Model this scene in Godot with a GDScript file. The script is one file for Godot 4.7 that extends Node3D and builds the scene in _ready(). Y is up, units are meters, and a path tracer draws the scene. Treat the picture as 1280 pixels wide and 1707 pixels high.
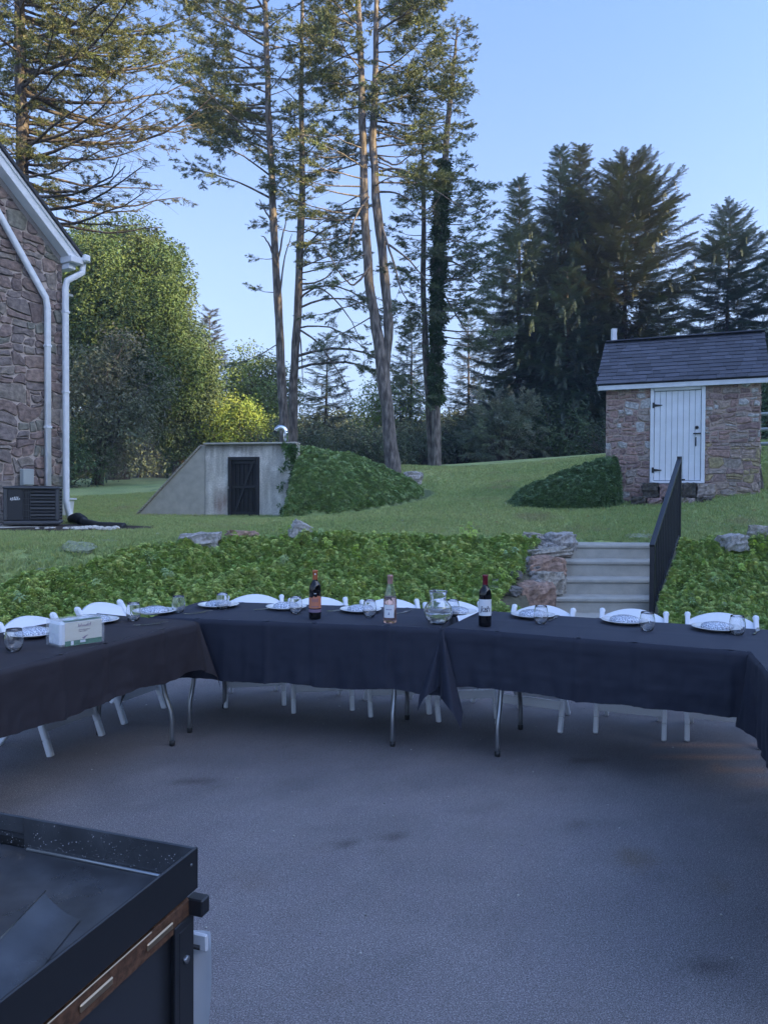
extends Node3D
# A horseshoe of dressed folding tables on an asphalt yard below a garden bank, with a root cellar, a stone shed and tall conifers behind.

const EXPO := 2.9
const SUN := Vector3(0.82, 0.37, 0.435)

var rng := RandomNumberGenerator.new()
var nz := FastNoiseLite.new()
var nz2 := FastNoiseLite.new()
var taken := {}
var mat := {}
var tps_p: Array[Vector2] = []
var tps_w: PackedFloat64Array

# ---------------------------------------------------------------- helpers
func rf(a: float, b: float) -> float:
	return rng.randf_range(a, b)

func numbered(called: String) -> String:
	var k: int = taken.get(called, -1) + 1
	taken[called] = k
	return called if k == 0 else "%s_%03d" % [called, k]

func tag(o: Node, label: String, category := "", group := "", kind := "") -> Node:
	if label: o.set_meta("label", label)
	if category: o.set_meta("category", category)
	if group: o.set_meta("group", group)
	if kind: o.set_meta("kind", kind)
	return o

func thing(called: String, label: String, category: String, at := Vector3.ZERO, turn := 0.0, group := "") -> Node3D:
	var o := Node3D.new()
	o.name = numbered(called)
	add_child(o)
	o.position = at
	o.rotation.y = turn
	tag(o, label, category, group)
	return o

func put(called: String, m: Mesh, material: Material, parent: Node = self) -> MeshInstance3D:
	var o := MeshInstance3D.new()
	o.name = numbered(called) if parent == self else called
	o.mesh = m
	o.material_override = material
	parent.add_child(o, true)
	return o

func dup(root: Node3D, at: Vector3, turn: float, label: String) -> Node3D:
	var r: Node3D = root.duplicate()
	r.name = numbered(String(root.name))
	add_child(r)
	r.position = at
	r.rotation.y = turn
	r.set_meta("label", label)
	return r

func start(smooth := false) -> SurfaceTool:
	var st := SurfaceTool.new()
	st.begin(Mesh.PRIMITIVE_TRIANGLES)
	st.set_smooth_group(0 if smooth else -1)
	return st

func done(st: SurfaceTool) -> ArrayMesh:
	st.generate_normals()
	return st.commit()

func tri(st: SurfaceTool, a: Vector3, b: Vector3, c: Vector3) -> void:   # counter-clockwise from outside
	st.add_vertex(a); st.add_vertex(c); st.add_vertex(b)

func quad(st: SurfaceTool, a: Vector3, b: Vector3, c: Vector3, d: Vector3) -> void:
	tri(st, a, b, c); tri(st, a, c, d)

func box(st: SurfaceTool, c: Vector3, s: Vector3, b := 0.0, xf := Transform3D()) -> void:
	var h := s * 0.5
	b = minf(b, minf(h.x, minf(h.y, h.z)) * 0.9)
	var f := func(x: float, y: float, z: float) -> Vector3: return xf * (c + Vector3(x, y, z))
	if b <= 0.0:
		var v: Array[Vector3] = []
		for i in 8: v.append(f.call(h.x if i & 1 else -h.x, h.y if i & 2 else -h.y, h.z if i & 4 else -h.z))
		quad(st, v[4], v[5], v[7], v[6]); quad(st, v[1], v[0], v[2], v[3]); quad(st, v[5], v[1], v[3], v[7])
		quad(st, v[0], v[4], v[6], v[2]); quad(st, v[6], v[7], v[3], v[2]); quad(st, v[0], v[1], v[5], v[4])
		return
	var i := h - Vector3(b, b, b)
	for s1 in [-1.0, 1.0]:
		var q := [[-1, -1], [1, -1], [1, 1], [-1, 1]]
		if s1 < 0: q.reverse()
		var X := q.map(func(e): return f.call(s1 * h.x, e[0] * i.y, e[1] * i.z))
		var Y := q.map(func(e): return f.call(e[1] * i.x, s1 * h.y, e[0] * i.z))
		var Z := q.map(func(e): return f.call(e[0] * i.x, e[1] * i.y, s1 * h.z))
		quad(st, X[0], X[1], X[2], X[3]); quad(st, Y[0], Y[1], Y[2], Y[3]); quad(st, Z[0], Z[1], Z[2], Z[3])
		for s2 in [-1.0, 1.0]:
			var w: Array = [f.call(s1 * h.x, s2 * i.y, -i.z), f.call(s1 * h.x, s2 * i.y, i.z), f.call(s1 * i.x, s2 * h.y, i.z), f.call(s1 * i.x, s2 * h.y, -i.z)]
			if s1 * s2 > 0: w.reverse()
			quad(st, w[0], w[1], w[2], w[3])
			w = [f.call(-i.x, s1 * h.y, s2 * i.z), f.call(i.x, s1 * h.y, s2 * i.z), f.call(i.x, s1 * i.y, s2 * h.z), f.call(-i.x, s1 * i.y, s2 * h.z)]
			if s1 * s2 > 0: w.reverse()
			quad(st, w[0], w[1], w[2], w[3])
			w = [f.call(s2 * i.x, -i.y, s1 * h.z), f.call(s2 * i.x, i.y, s1 * h.z), f.call(s2 * h.x, i.y, s1 * i.z), f.call(s2 * h.x, -i.y, s1 * i.z)]
			if s1 * s2 > 0: w.reverse()
			quad(st, w[0], w[1], w[2], w[3])
			for s3 in [-1.0, 1.0]:
				var t: Array = [f.call(s1 * h.x, s2 * i.y, s3 * i.z), f.call(s1 * i.x, s2 * h.y, s3 * i.z), f.call(s1 * i.x, s2 * i.y, s3 * h.z)]
				if s1 * s2 * s3 < 0: t.reverse()
				tri(st, t[0], t[1], t[2])

func boxm(c: Vector3, s: Vector3, b := 0.0, xf := Transform3D()) -> ArrayMesh:
	var st := start()
	box(st, c, s, b, xf)
	return done(st)

func tube(st: SurfaceTool, pts: Array, radii: Array, n := 8, cap := true) -> void:
	var rings := []
	var side := Vector3.ZERO
	for k in pts.size():
		var d: Vector3 = (pts[mini(k + 1, pts.size() - 1)] - pts[maxi(k - 1, 0)]).normalized()
		if side == Vector3.ZERO: side = d.cross(Vector3.UP if absf(d.y) < 0.9 else Vector3.RIGHT).normalized()
		side = (side - d * side.dot(d)).normalized()
		var up := d.cross(side)
		var ring: Array[Vector3] = []
		var r: float = radii[mini(k, radii.size() - 1)]
		for j in n:
			var a := TAU * j / n
			ring.append(pts[k] + (side * cos(a) + up * sin(a)) * r)
		rings.append(ring)
	for k in rings.size() - 1:
		for j in n:
			quad(st, rings[k][j], rings[k][(j + 1) % n], rings[k + 1][(j + 1) % n], rings[k + 1][j])
	if cap:
		for j in range(1, n - 1):
			tri(st, rings[0][0], rings[0][j + 1], rings[0][j])
			tri(st, rings[-1][0], rings[-1][j], rings[-1][j + 1])

func tubem(pts: Array, radii: Array, n := 8) -> ArrayMesh:
	var st := start(true)
	tube(st, pts, radii, n)
	return done(st)

func lathe(st: SurfaceTool, prof: Array, n := 24, c := Vector3.ZERO, a0 := 0.0, a1 := TAU) -> void:   # profile of (radius, height), walked so that the outside is on its right going up
	for k in prof.size() - 1:
		var p: Vector2 = prof[k]
		var q: Vector2 = prof[k + 1]
		for j in n:
			var a := lerpf(a0, a1, float(j) / n)
			var b := lerpf(a0, a1, float(j + 1) / n)
			var u := float(j) / n
			var w := float(j + 1) / n
			var v := [[p, a, Vector2(u, 1)], [q, a, Vector2(u, 0)], [q, b, Vector2(w, 0)], [p, b, Vector2(w, 1)]]
			for t in [[0, 1, 2], [0, 2, 3]]:
				if (t[1] == 1 and q.x < 1e-6) or (t[1] == 2 and p.x < 1e-6): continue
				for i in t:
					st.set_uv(v[i][2])
					st.add_vertex(c + Vector3(sin(v[i][1]) * v[i][0].x, v[i][0].y, cos(v[i][1]) * v[i][0].x))

func lathem(prof: Array, n := 24) -> ArrayMesh:
	var st := start(true)
	lathe(st, prof, n)
	return done(st)

func prism(st: SurfaceTool, poly: PackedVector2Array, z0: float, z1: float, xf := Transform3D()) -> void:   # convex outline in xy, anticlockwise, pushed from z0 to z1
	var n := poly.size()
	for j in n:
		var a := poly[j]
		var b := poly[(j + 1) % n]
		quad(st, xf * Vector3(a.x, a.y, z1), xf * Vector3(a.x, a.y, z0), xf * Vector3(b.x, b.y, z0), xf * Vector3(b.x, b.y, z1))
	for j in range(1, n - 1):
		tri(st, xf * Vector3(poly[0].x, poly[0].y, z1), xf * Vector3(poly[j].x, poly[j].y, z1), xf * Vector3(poly[j + 1].x, poly[j + 1].y, z1))
		tri(st, xf * Vector3(poly[0].x, poly[0].y, z0), xf * Vector3(poly[j + 1].x, poly[j + 1].y, z0), xf * Vector3(poly[j].x, poly[j].y, z0))

func scatter(called: String, m: Mesh, material: Material, xfs: Array, cols: Array, parent: Node) -> MultiMeshInstance3D:
	var mm := MultiMesh.new()
	mm.transform_format = MultiMesh.TRANSFORM_3D
	mm.use_colors = true
	mm.mesh = m
	mm.instance_count = xfs.size()
	for i in xfs.size():
		mm.set_instance_transform(i, xfs[i])
		mm.set_instance_color(i, cols[i])
	var o := MultiMeshInstance3D.new()
	o.name = numbered(called) if parent == self else called
	o.multimesh = mm
	o.material_override = material
	o.set_meta("kind", "stuff")
	parent.add_child(o, true)
	return o

# ---------------------------------------------------------------- materials
func M(called: String, c: Color, rough := 0.8, metal := 0.0) -> StandardMaterial3D:
	var m := StandardMaterial3D.new()
	m.resource_name = called
	m.albedo_color = c.linear_to_srgb()
	m.roughness = rough
	m.metallic = metal
	mat[called] = m
	return m

func vc(called: String, rough := 0.8) -> StandardMaterial3D:
	var m := M(called, Color.WHITE, rough)
	m.vertex_color_use_as_albedo = true
	return m

func noise_tex(freq: float, lo: float, hi: float, sd: int, size := 512, kind := FastNoiseLite.TYPE_SIMPLEX_SMOOTH, grain := 0.0, tint := Color.WHITE) -> ImageTexture:
	var n := FastNoiseLite.new()
	n.noise_type = kind
	n.frequency = freq
	n.seed = sd
	n.fractal_octaves = 4
	var src := n.get_seamless_image(size, size)
	src.convert(Image.FORMAT_L8)
	var d := src.get_data()
	var o := PackedByteArray()
	o.resize(d.size() * 3)
	var total := 0.0
	for i in d.size():
		var v := clampf(lerpf(lo, hi, d[i] / 255.0) + (rng.randf() - 0.5) * grain, 0.0, 1.0)
		total += pow(v, 2.2)
		o[i * 3] = int(clampf(v * tint.r, 0, 1) * 255.0)
		o[i * 3 + 1] = int(clampf(v * tint.g, 0, 1) * 255.0)
		o[i * 3 + 2] = int(clampf(v * tint.b, 0, 1) * 255.0)
	var img := Image.create_from_data(size, size, false, Image.FORMAT_RGB8, o)
	var it := ImageTexture.create_from_image(img)
	it.set_meta("mean", total / d.size())
	return it

func dress(m: StandardMaterial3D, t: Texture2D, per_metre: float, relief := 0.0, h: Texture2D = null, world := true) -> StandardMaterial3D:
	m.albedo_texture = t
	if t.has_meta("mean"):   # the texture only varies the tone; its mean is taken out
		var k: float = 1.0 / float(t.get_meta("mean"))
		var c := m.albedo_color.srgb_to_linear() * k
		c.a = m.albedo_color.a
		m.albedo_color = c.linear_to_srgb()
	m.uv1_triplanar = true
	m.uv1_world_triplanar = world
	m.uv1_scale = Vector3.ONE * per_metre
	if relief > 0.0:
		m.heightmap_enabled = true
		m.heightmap_texture = h if h else t
		m.heightmap_scale = relief
	return m

func materials() -> void:
	var rough_t := noise_tex(0.02, 0.55, 1.05, 3, 512, FastNoiseLite.TYPE_SIMPLEX_SMOOTH, 0.18)
	var fine_t := noise_tex(0.05, 0.75, 1.0, 4, 512, FastNoiseLite.TYPE_SIMPLEX_SMOOTH, 0.1)
	var aggregate := noise_tex(0.2, 0.42, 1.05, 5, 1024, FastNoiseLite.TYPE_CELLULAR, 0.6)
	var mat_soft := noise_tex(0.02, 0.9, 1.0, 52, 256, FastNoiseLite.TYPE_SIMPLEX_SMOOTH, 0.03)
	dress(vc("asphalt", 0.85), aggregate, 0.95, 0.3)
	dress(vc("lawn", 0.95), noise_tex(0.06, 0.7, 1.1, 6, 512, FastNoiseLite.TYPE_SIMPLEX_SMOOTH, 0.5), 0.5)
	dress(M("concrete", Color(0.42, 0.4, 0.35), 0.9), noise_tex(0.012, 0.87, 1.0, 53, 512, FastNoiseLite.TYPE_SIMPLEX_SMOOTH, 0.08), 0.6, 0.1)
	dress(vc("old_concrete", 0.95), fine_t, 0.9, 0.4)
	dress(M("mortar", Color(0.47, 0.4, 0.36), 0.95), fine_t, 2.0, 0.6)
	dress(M("mortar_pink", Color(0.46, 0.35, 0.29), 0.95), fine_t, 2.0, 0.8)
	var sc := [Color(0.22, 0.15, 0.13), Color(0.18, 0.13, 0.12), Color(0.26, 0.18, 0.15), Color(0.19, 0.15, 0.14), Color(0.19, 0.185, 0.15), Color(0.15, 0.1, 0.09), Color(0.24, 0.2, 0.17)]
	for i in sc.size(): dress(M("house_stone_%d" % i, (sc[i] * 1.1).lerp(Color(0.19, 0.175, 0.165), 0.3), 0.9), rough_t, 1.1, 1.6)
	sc = [Color(0.32, 0.19, 0.155), Color(0.27, 0.175, 0.15), Color(0.36, 0.26, 0.2), Color(0.29, 0.23, 0.19), Color(0.33, 0.25, 0.12), Color(0.2, 0.115, 0.1), Color(0.42, 0.4, 0.38), Color(0.31, 0.24, 0.11)]
	for i in sc.size(): dress(M("shed_stone_%d" % i, (sc[i] * 1.25).lerp(Color(0.3, 0.28, 0.26), 0.25), 0.9), rough_t, 1.6, 1.4)
	dress(M("boulder", Color(0.33, 0.3, 0.25), 0.95), rough_t, 1.8, 2.0)
	dress(M("mossy_slab", Color(0.24, 0.27, 0.17), 0.95), rough_t, 1.8, 1.0)
	dress(M("red_boulder", Color(0.34, 0.225, 0.17), 0.95), rough_t, 1.5, 2.0)
	dress(M("grey_boulder", Color(0.36, 0.34, 0.32), 0.95), rough_t, 1.8, 2.0)
	dress(M("white_rock", Color(0.6, 0.57, 0.52), 0.9), fine_t, 3.0)
	dress(M("dark_stone", Color(0.085, 0.075, 0.06), 0.95), rough_t, 1.6, 2.0)
	dress(M("mulch", Color(0.06, 0.045, 0.035), 1.0), noise_tex(0.09, 0.3, 1.2, 14, 512, FastNoiseLite.TYPE_CELLULAR, 0.5), 1.5, 2.5)
	dress(M("white_paint", Color(0.72, 0.74, 0.77), 0.55), mat_soft, 0.9)
	dress(M("door_paint", Color(0.76, 0.78, 0.8), 0.5), noise_tex(0.02, 0.93, 1.0, 51, 256, FastNoiseLite.TYPE_SIMPLEX_SMOOTH, 0.02), 0.7)
	M("seam", Color(0.2, 0.22, 0.25), 0.9)
	M("resin", Color(0.82, 0.83, 0.85), 0.4)
	M("cushion", Color(0.78, 0.78, 0.79), 0.5)
	for i in 5: M("shingle_%d" % i, Color(0.075, 0.08, 0.1) * [1.0, 0.8, 1.25, 0.9, 1.1][i], 0.9); dress(mat["shingle_%d" % i], fine_t, 5.0, 0.5)
	M("roof_dark", Color(0.05, 0.05, 0.055), 0.9)
	M("plum_cloth", Color(0.024, 0.0185, 0.0225), 0.7)
	var cl := M("cloth", Color(0.0115, 0.0145, 0.029), 0.72)
	cl.rim_enabled = true
	cl.rim = 0.25
	var weave := noise_tex(0.2, 0.85, 1.0, 17, 256, FastNoiseLite.TYPE_SIMPLEX_SMOOTH, 0.12)
	dress(cl, weave, 3.0, 0.03)
	dress(mat.plum_cloth, weave, 3.0, 0.03)
	M("steel", Color(0.33, 0.34, 0.35), 0.34, 0.9)
	M("chrome", Color(0.8, 0.82, 0.84), 0.12, 1.0)
	M("black_iron", Color(0.012, 0.0125, 0.014), 0.45)
	M("black_paint", Color(0.016, 0.017, 0.02), 0.38)
	M("panel_paint", Color(0.04, 0.043, 0.05), 0.3, 0.3)
	M("black_wood", Color(0.008, 0.0085, 0.01), 0.6)
	M("black_trim", Color(0.02, 0.021, 0.023), 0.6)
	M("plastic_black", Color(0.02, 0.021, 0.022), 0.5)
	M("unit_grey", Color(0.055, 0.057, 0.062), 0.5)
	M("unit_dark", Color(0.022, 0.023, 0.026), 0.6)
	M("box_grey", Color(0.36, 0.39, 0.38), 0.5)
	M("china", Color(0.84, 0.84, 0.83), 0.16)
	M("silver", Color(0.75, 0.75, 0.76), 0.18, 1.0)
	var g := M("glass", Color(1, 1, 1), 0.0)
	g.albedo_color.a = 0.02
	g.refraction_enabled = true
	g.refraction_scale = 0.05
	g.metallic_specular = 0.6
	var w := M("water", Color(0.97, 0.99, 1.0), 0.0)
	w.albedo_color.a = 0.02
	w.refraction_enabled = true
	w.refraction_scale = 0.033
	M("wine_dark", Color(0.004, 0.0035, 0.0045), 0.06)
	var ro := M("rose_wine", Color(0.98, 0.62, 0.5), 0.03)
	ro.albedo_color.a = 0.02
	ro.refraction_enabled = true
	ro.refraction_scale = 0.045
	M("label_orange", Color(0.56, 0.2, 0.11), 0.5)
	M("foil_orange", Color(0.5, 0.15, 0.06), 0.35, 0.3)
	M("foil_red", Color(0.17, 0.012, 0.022), 0.35, 0.2)
	M("foil_rose", Color(0.52, 0.3, 0.25), 0.35, 0.4)
	M("label_white", Color(0.75, 0.76, 0.78), 0.6)
	M("ink", Color(0.035, 0.035, 0.06), 0.7)
	M("ink_blue", Color(0.06, 0.09, 0.25), 0.7)
	M("ink_plum", Color(0.22, 0.15, 0.22), 0.7)
	M("pack_cream", Color(0.72, 0.69, 0.58), 0.35)
	M("pack_green", Color(0.015, 0.16, 0.075), 0.3)
	M("pack_tissue", Color(0.78, 0.82, 0.86), 0.3)
	var film := M("film", Color(1, 1, 1, 0.16), 0.08)
	film.albedo_color = Color(1, 1, 1, 0.13)
	film.transparency = BaseMaterial3D.TRANSPARENCY_ALPHA
	dress(M("rust", Color(0.13, 0.062, 0.033), 0.75, 0.2), rough_t, 7.0, 0.2)
	M("burnished", Color(0.52, 0.38, 0.24), 0.38, 1.0)
	M("towel", Color(0.72, 0.75, 0.8), 0.95)
	M("pale_tray", Color(0.3, 0.35, 0.3), 0.5)
	dress(M("griddle_steel", Color(0.085, 0.088, 0.095), 0.3, 0.5), noise_tex(0.01, 0.7, 1.0, 23, 512, FastNoiseLite.TYPE_SIMPLEX_SMOOTH, 0.05), 2.0)
	mat.griddle_steel.roughness_texture = noise_tex(0.006, 0.8, 1.25, 27, 512, FastNoiseLite.TYPE_SIMPLEX_SMOOTH, 0.05)
	dress(M("bark_grey", Color(0.15, 0.133, 0.12), 0.95), noise_tex(0.02, 0.3, 1.05, 31, 512, FastNoiseLite.TYPE_SIMPLEX_SMOOTH, 0.2), 0.9, 3.0)
	mat.bark_grey.uv1_scale = Vector3(0.9, 0.2, 0.9)
	dress(M("bark_dark", Color(0.095, 0.082, 0.072), 0.95), mat.bark_grey.albedo_texture, 0.9, 3.0)
	mat.bark_dark.uv1_scale = Vector3(0.9, 0.2, 0.9)
	for q in [["needles", 0.3], ["leaves", 0.5], ["cover", 0.4], ["grass_blades", 0.4]]:
		var f := vc(q[0], 0.55 if q[0] == "cover" else 0.7)
		f.backlight_enabled = true
		f.backlight = Color(q[1], q[1], q[1])
		f.cull_mode = BaseMaterial3D.CULL_DISABLED
	# printed plate: dark blue rosettes on white glaze
	var cells := FastNoiseLite.new()
	cells.noise_type = FastNoiseLite.TYPE_CELLULAR
	cells.cellular_return_type = FastNoiseLite.RETURN_DISTANCE2_DIV
	cells.frequency = 0.06
	cells.seed = 8
	var img := Image.create(256, 256, false, Image.FORMAT_RGB8)
	for y in 256:
		for x in 256:
			var v := cells.get_noise_2d(x, y)
			var spot := smoothstep(-0.66, -0.6, v) - smoothstep(-0.42, -0.36, v)
			img.set_pixel(x, y, Color(0.9, 0.92, 0.95).lerp(Color(0.13, 0.17, 0.3), clampf(spot, 0, 1) * 0.92))
	var pr := M("printed", Color.WHITE, 0.2)
	dress(pr, ImageTexture.create_from_image(img), 6.0, 0.0, null, false)

# ---------------------------------------------------------------- terrain
func solve_terrain() -> void:
	var c := [[-5.74, -11.2, 1.014], [-5.15, -14.0, 1.1], [-5.88, -18.0, 1.0], [-4.03, -18.0, 1.01], [-8.64, -24.0, 1.44], [-13.7, -38.0, 2.44], [-17.6, -38.0, 2.3], [-7.4, -30.0, 2.1], [-1.04, -16.2, 1.03], [1.05, -22.0, 2.02], [0.28, -24.0, 2.5], [1.75, -25.0, 2.52], [4.3, -34.0, 3.09], [9.2, -32.0, 3.4], [2.32, -13.2, 1.33], [4.15, -14.1, 1.43], [6.53, -13.1, 1.6], [4.68, -13.0, 1.355], [9.1, -18.0, 2.62], [5.08, -10.0, 1.1], [2.43, -9.9, 0.93], [0.47, -9.8, 1.0], [-1.05, -9.4, 0.98], [-2.42, -8.9, 0.93], [-4.0, -9.2, 0.97], [-4.2, -8.2, 0.96], [-2.06, -32.0, 2.5], [-7.05, -40.0, 2.4], [3.88, -9.87, 0.93], [1.66, -13.0, 1.27], [0.72, -15.0, 1.36], [-45.0, -20.0, 1.2], [-45.0, -60.0, 2.0], [50.0, -20.0, 4.0], [50.0, -60.0, 5.0], [0.0, -100.0, 4.0], [-60.0, -115.0, 3.0], [60.0, -115.0, 6.0], [-20.0, -9.0, 0.9], [20.0, -9.0, 1.6], [14.0, -24.0, 3.5]]
	var n := c.size()
	var a: Array[PackedFloat64Array] = []
	for i in n + 3:
		var row := PackedFloat64Array()
		row.resize(n + 4)
		a.append(row)
	for i in n:
		tps_p.append(Vector2(c[i][0], c[i][1]))
	for i in n:
		for j in n:
			var r2 := tps_p[i].distance_squared_to(tps_p[j])
			a[i][j] = r2 * log(r2) * 0.5 if r2 > 0 else 0.4
		a[i][n] = 1.0; a[i][n + 1] = tps_p[i].x; a[i][n + 2] = tps_p[i].y
		a[n][i] = 1.0; a[n + 1][i] = tps_p[i].x; a[n + 2][i] = tps_p[i].y
		a[i][n + 3] = c[i][2]
	var m := n + 3
	for k in m:
		var best := k
		for i in range(k, m):
			if absf(a[i][k]) > absf(a[best][k]): best = i
		var t := a[k]; a[k] = a[best]; a[best] = t
		for i in m:
			if i == k: continue
			var f := a[i][k] / a[k][k]
			if f == 0.0: continue
			for j in range(k, m + 1): a[i][j] -= f * a[k][j]
	tps_w.resize(m)
	for k in m: tps_w[k] = a[k][m] / a[k][k]

func lawn_h(x: float, z: float) -> float:
	var n := tps_p.size()
	var h := tps_w[n] + tps_w[n + 1] * x + tps_w[n + 2] * z
	for i in n:
		var dx := tps_p[i].x - x
		var dz := tps_p[i].y - z
		var r2 := dx * dx + dz * dz
		if r2 > 0.0: h += tps_w[i] * r2 * log(r2) * 0.5
	return h

func toe(x: float) -> float:
	return 7.45 - 1.2 * smoothstep(-1.2, -3.8, x)

func stair_left(d: float) -> float:
	return 1.9 + (d - 8.7) * 0.556

func stair_right(d: float) -> float:
	return 3.24 + (d - 8.7) * 0.57

func mound(x: float, z: float) -> float:   # the earth heaped over the cellar
	var e := Vector2((x + 2.6) / (3.9 if x > -2.6 else 3.1), (z + 19.4) / 3.15)
	var r := e.length_squared()
	if r >= 1.0: return -10.0
	var h := 1.0 + 1.62 * pow(1.0 - r, 0.58) + nz.get_noise_2d(x * 30, z * 30) * 0.12
	var wall_z := -18.3 + (x + 4.5) * 0.21
	if z > wall_z - 0.3: h = lerpf(-10.0 if x < -2.7 else 0.9, h, smoothstep(-2.3, -2.0, x))
	return h

func gh(x: float, z: float) -> float:
	var d := -z
	var h := lawn_h(x, z)
	var t := clampf((d - toe(x)) / 2.05, -0.1, 1.0)
	if d < 12.0: h = lerpf(h * t, h, smoothstep(0.85, 1.0, t)) if t > 0 else -0.06
	h = maxf(h, mound(x, z))
	if d > 8.0 and d < 10.0 and x > stair_left(d) - 0.04 and x < stair_right(d) + 0.06:
		h = minf(h, (d - 8.4) * 0.6 - 0.1)
	return h

func in_cover(x: float, z: float) -> bool:   # the planted bank, both sides of the steps
	var d := -z
	if d < toe(x) - 0.1: return false
	var top := 9.55 + nz.get_noise_2d(x * 60, 7) * 0.25
	if x < -0.8: top -= (-0.8 - x) * 0.33
	if d > top: return false
	if x < -2.42 - (8.9 + z) * 0.98 + nz.get_noise_2d(3, z * 60) * 0.3: return false
	if d > 8.1 and x > stair_left(d) - 0.34 and x < stair_right(d) + 0.05: return false
	if d <= 8.1 and x > 1.5 and x < 2.9: return false
	return true

func ground() -> void:
	var xs: Array[float] = []
	var zs: Array[float] = []
	var v := -80.0
	while v < 90.0:
		xs.append(v)
		v += 0.2 if v > -9.0 and v < 9.0 else 0.6 if v > -16.0 and v < 18.0 else 3.0
	v = -6.0
	while v > -120.0:
		zs.append(v)
		v -= 0.15 if v > -10.5 else 0.25 if v > -23.0 else 0.8 if v > -42.0 else 4.0
	var st := start(true)
	for z in zs:
		for x in xs:
			var c := Color(0.28, 0.35, 0.12)
			var p := nz.get_noise_2d(x * 9, z * 9)
			var q := nz2.get_noise_2d(x * 40, z * 40)
			c = c.lerp(Color(0.41, 0.43, 0.17), clampf(0.35 + p, 0, 1) * 0.7)
			c = c.lerp(Color(0.13, 0.21, 0.075), clampf(q * 1.8, 0, 1) * 0.8)
			c = c.lerp(Color(0.22, 0.17, 0.09), smoothstep(0.32, 0.6, nz2.get_noise_2d(x * 14 + 90, z * 14)) * 0.55)
			if in_cover(x, z): c = Color(0.1, 0.14, 0.045)
			if z > -9.9 and x > stair_left(-z) - 0.8 and x < stair_right(-z) + 0.1: c = Color(0.11, 0.105, 0.07)
			if mound(x, z) > 1.0: c = Color(0.09, 0.125, 0.045)
			if x < -9.0 and z < -34.0: c = c.lerp(Color(0.16, 0.11, 0.04), 0.4 * smoothstep(-0.2, 0.4, q))
			st.set_color(c)
			st.add_vertex(Vector3(x, gh(x, z), z))
	var w := xs.size()
	for j in zs.size() - 1:
		for i in w - 1:
			var a := j * w + i
			for k in [a, a + w, a + 1, a + 1, a + w, a + w + 1]: st.add_index(k)
	st.generate_normals()
	tag(put("lawn", st.commit(), mat.lawn), "sloping green lawn above the planted bank", "", "", "structure")
	# asphalt yard
	st = start(true)
	var X: Array[float] = []
	var Z: Array[float] = []
	v = -60.0
	while v < 60.0:
		X.append(v)
		v += 0.07 if v > -4.5 and v < 3.6 else 2.0
	v = -8.4
	while v < 40.0:
		Z.append(v)
		v += 0.07 if v < 0.0 else 2.0
	var spots := [[Vector2(1.9, -4.33), 0.3, 0.045, 0], [Vector2(2.0, -4.15), 0.3, 0.05, 0], [Vector2(1.95, -4.56), 0.34, 0.05, 0], [Vector2(2.1, -3.95), 0.3, 0.05, 0], [Vector2(1.16, -4.28), 0.09, 0.03, 1], [Vector2(-0.167, -3.22), 0.07, 0.04, 1], [Vector2(0.05, -3.28), 0.06, 0.035, 1], [Vector2(0.91, -3.4), 0.05, 0.05, 1], [Vector2(1.04, -3.1), 0.08, 0.12, 2], [Vector2(1.06, -2.37), 0.09, 0.06, 1], [Vector2(-0.12, -2.27), 0.05, 0.03, 2], [Vector2(-1.0, -3.9), 0.08, 0.04, 1], [Vector2(0.5, -3.75), 0.05, 0.03, 1], [Vector2(0.25, -2.9), 0.03, 0.03, 1], [Vector2(0.75, -2.75), 0.025, 0.02, 1], [Vector2(1.3, -2.9), 0.05, 0.04, 2], [Vector2(-0.5, -2.9), 0.09, 0.05, 2]]
	for z in Z:
		for x in X:
			var c := Color(0.212, 0.19, 0.187)
			c = c * (1.0 + 0.12 * nz.get_noise_2d(x * 22, z * 22) + 0.12 * nz2.get_noise_2d(x * 90, z * 90))
			c = c * (1.0 - 0.16 * smoothstep(0.25, 0.65, nz2.get_noise_2d(x * 60 + 400, z * 110)))
			# shade under the tables, painted into the asphalt colour
			var table_shade := smoothstep(-3.7, -4.3, z + 0.1 * x + nz.get_noise_2d(x * 60, z * 60) * 0.5) * smoothstep(-6.1, -5.0, z)
			c = c.lerp(c * Color(0.58, 0.6, 0.62), table_shade * 0.6)
			for s in spots:
				var e := (Vector2(x, z) - s[0] as Vector2) / Vector2(s[1], s[2])
				var k := smoothstep(1.2, 0.4, e.length() + nz2.get_noise_2d(x * 120, z * 120) * 0.6)
				c = c.lerp([Color(0.33, 0.2, 0.14), Color(0.09, 0.075, 0.07), Color(0.17, 0.13, 0.1)][s[3]], k * 0.8)
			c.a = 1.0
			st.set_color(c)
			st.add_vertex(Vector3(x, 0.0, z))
	w = X.size()
	for j in Z.size() - 1:
		for i in w - 1:
			var a := j * w + i
			for k in [a, a + 1, a + w, a + 1, a + w + 1, a + w]: st.add_index(k)
	st.generate_normals()
	tag(put("asphalt_yard", st.commit(), mat.asphalt), "worn grey asphalt of the yard", "", "", "structure")
	# loose pale grit and a few dry leaves
	var xf := []
	var co := []
	for i in 260:
		var s := rf(0.004, 0.011)
		xf.append(Transform3D(Basis.from_euler(Vector3(rf(0, 6), rf(0, 6), rf(0, 6))).scaled(Vector3(s, s * 0.7, s)), Vector3(rf(-3, 3), 0.003, rf(-6.8, -0.9))))
		var g := rf(0.2, 0.55)
		co.append(Color(g, g * 0.94, g * 0.85))
	var ball := SphereMesh.new()
	ball.radius = 0.5; ball.height = 1.0; ball.radial_segments = 7; ball.rings = 4
	var grit := scatter("grit", ball, vc("grit_stone", 0.9), xf, co, self)
	tag(grit, "pale grit scattered over the asphalt", "", "", "stuff")

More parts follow.
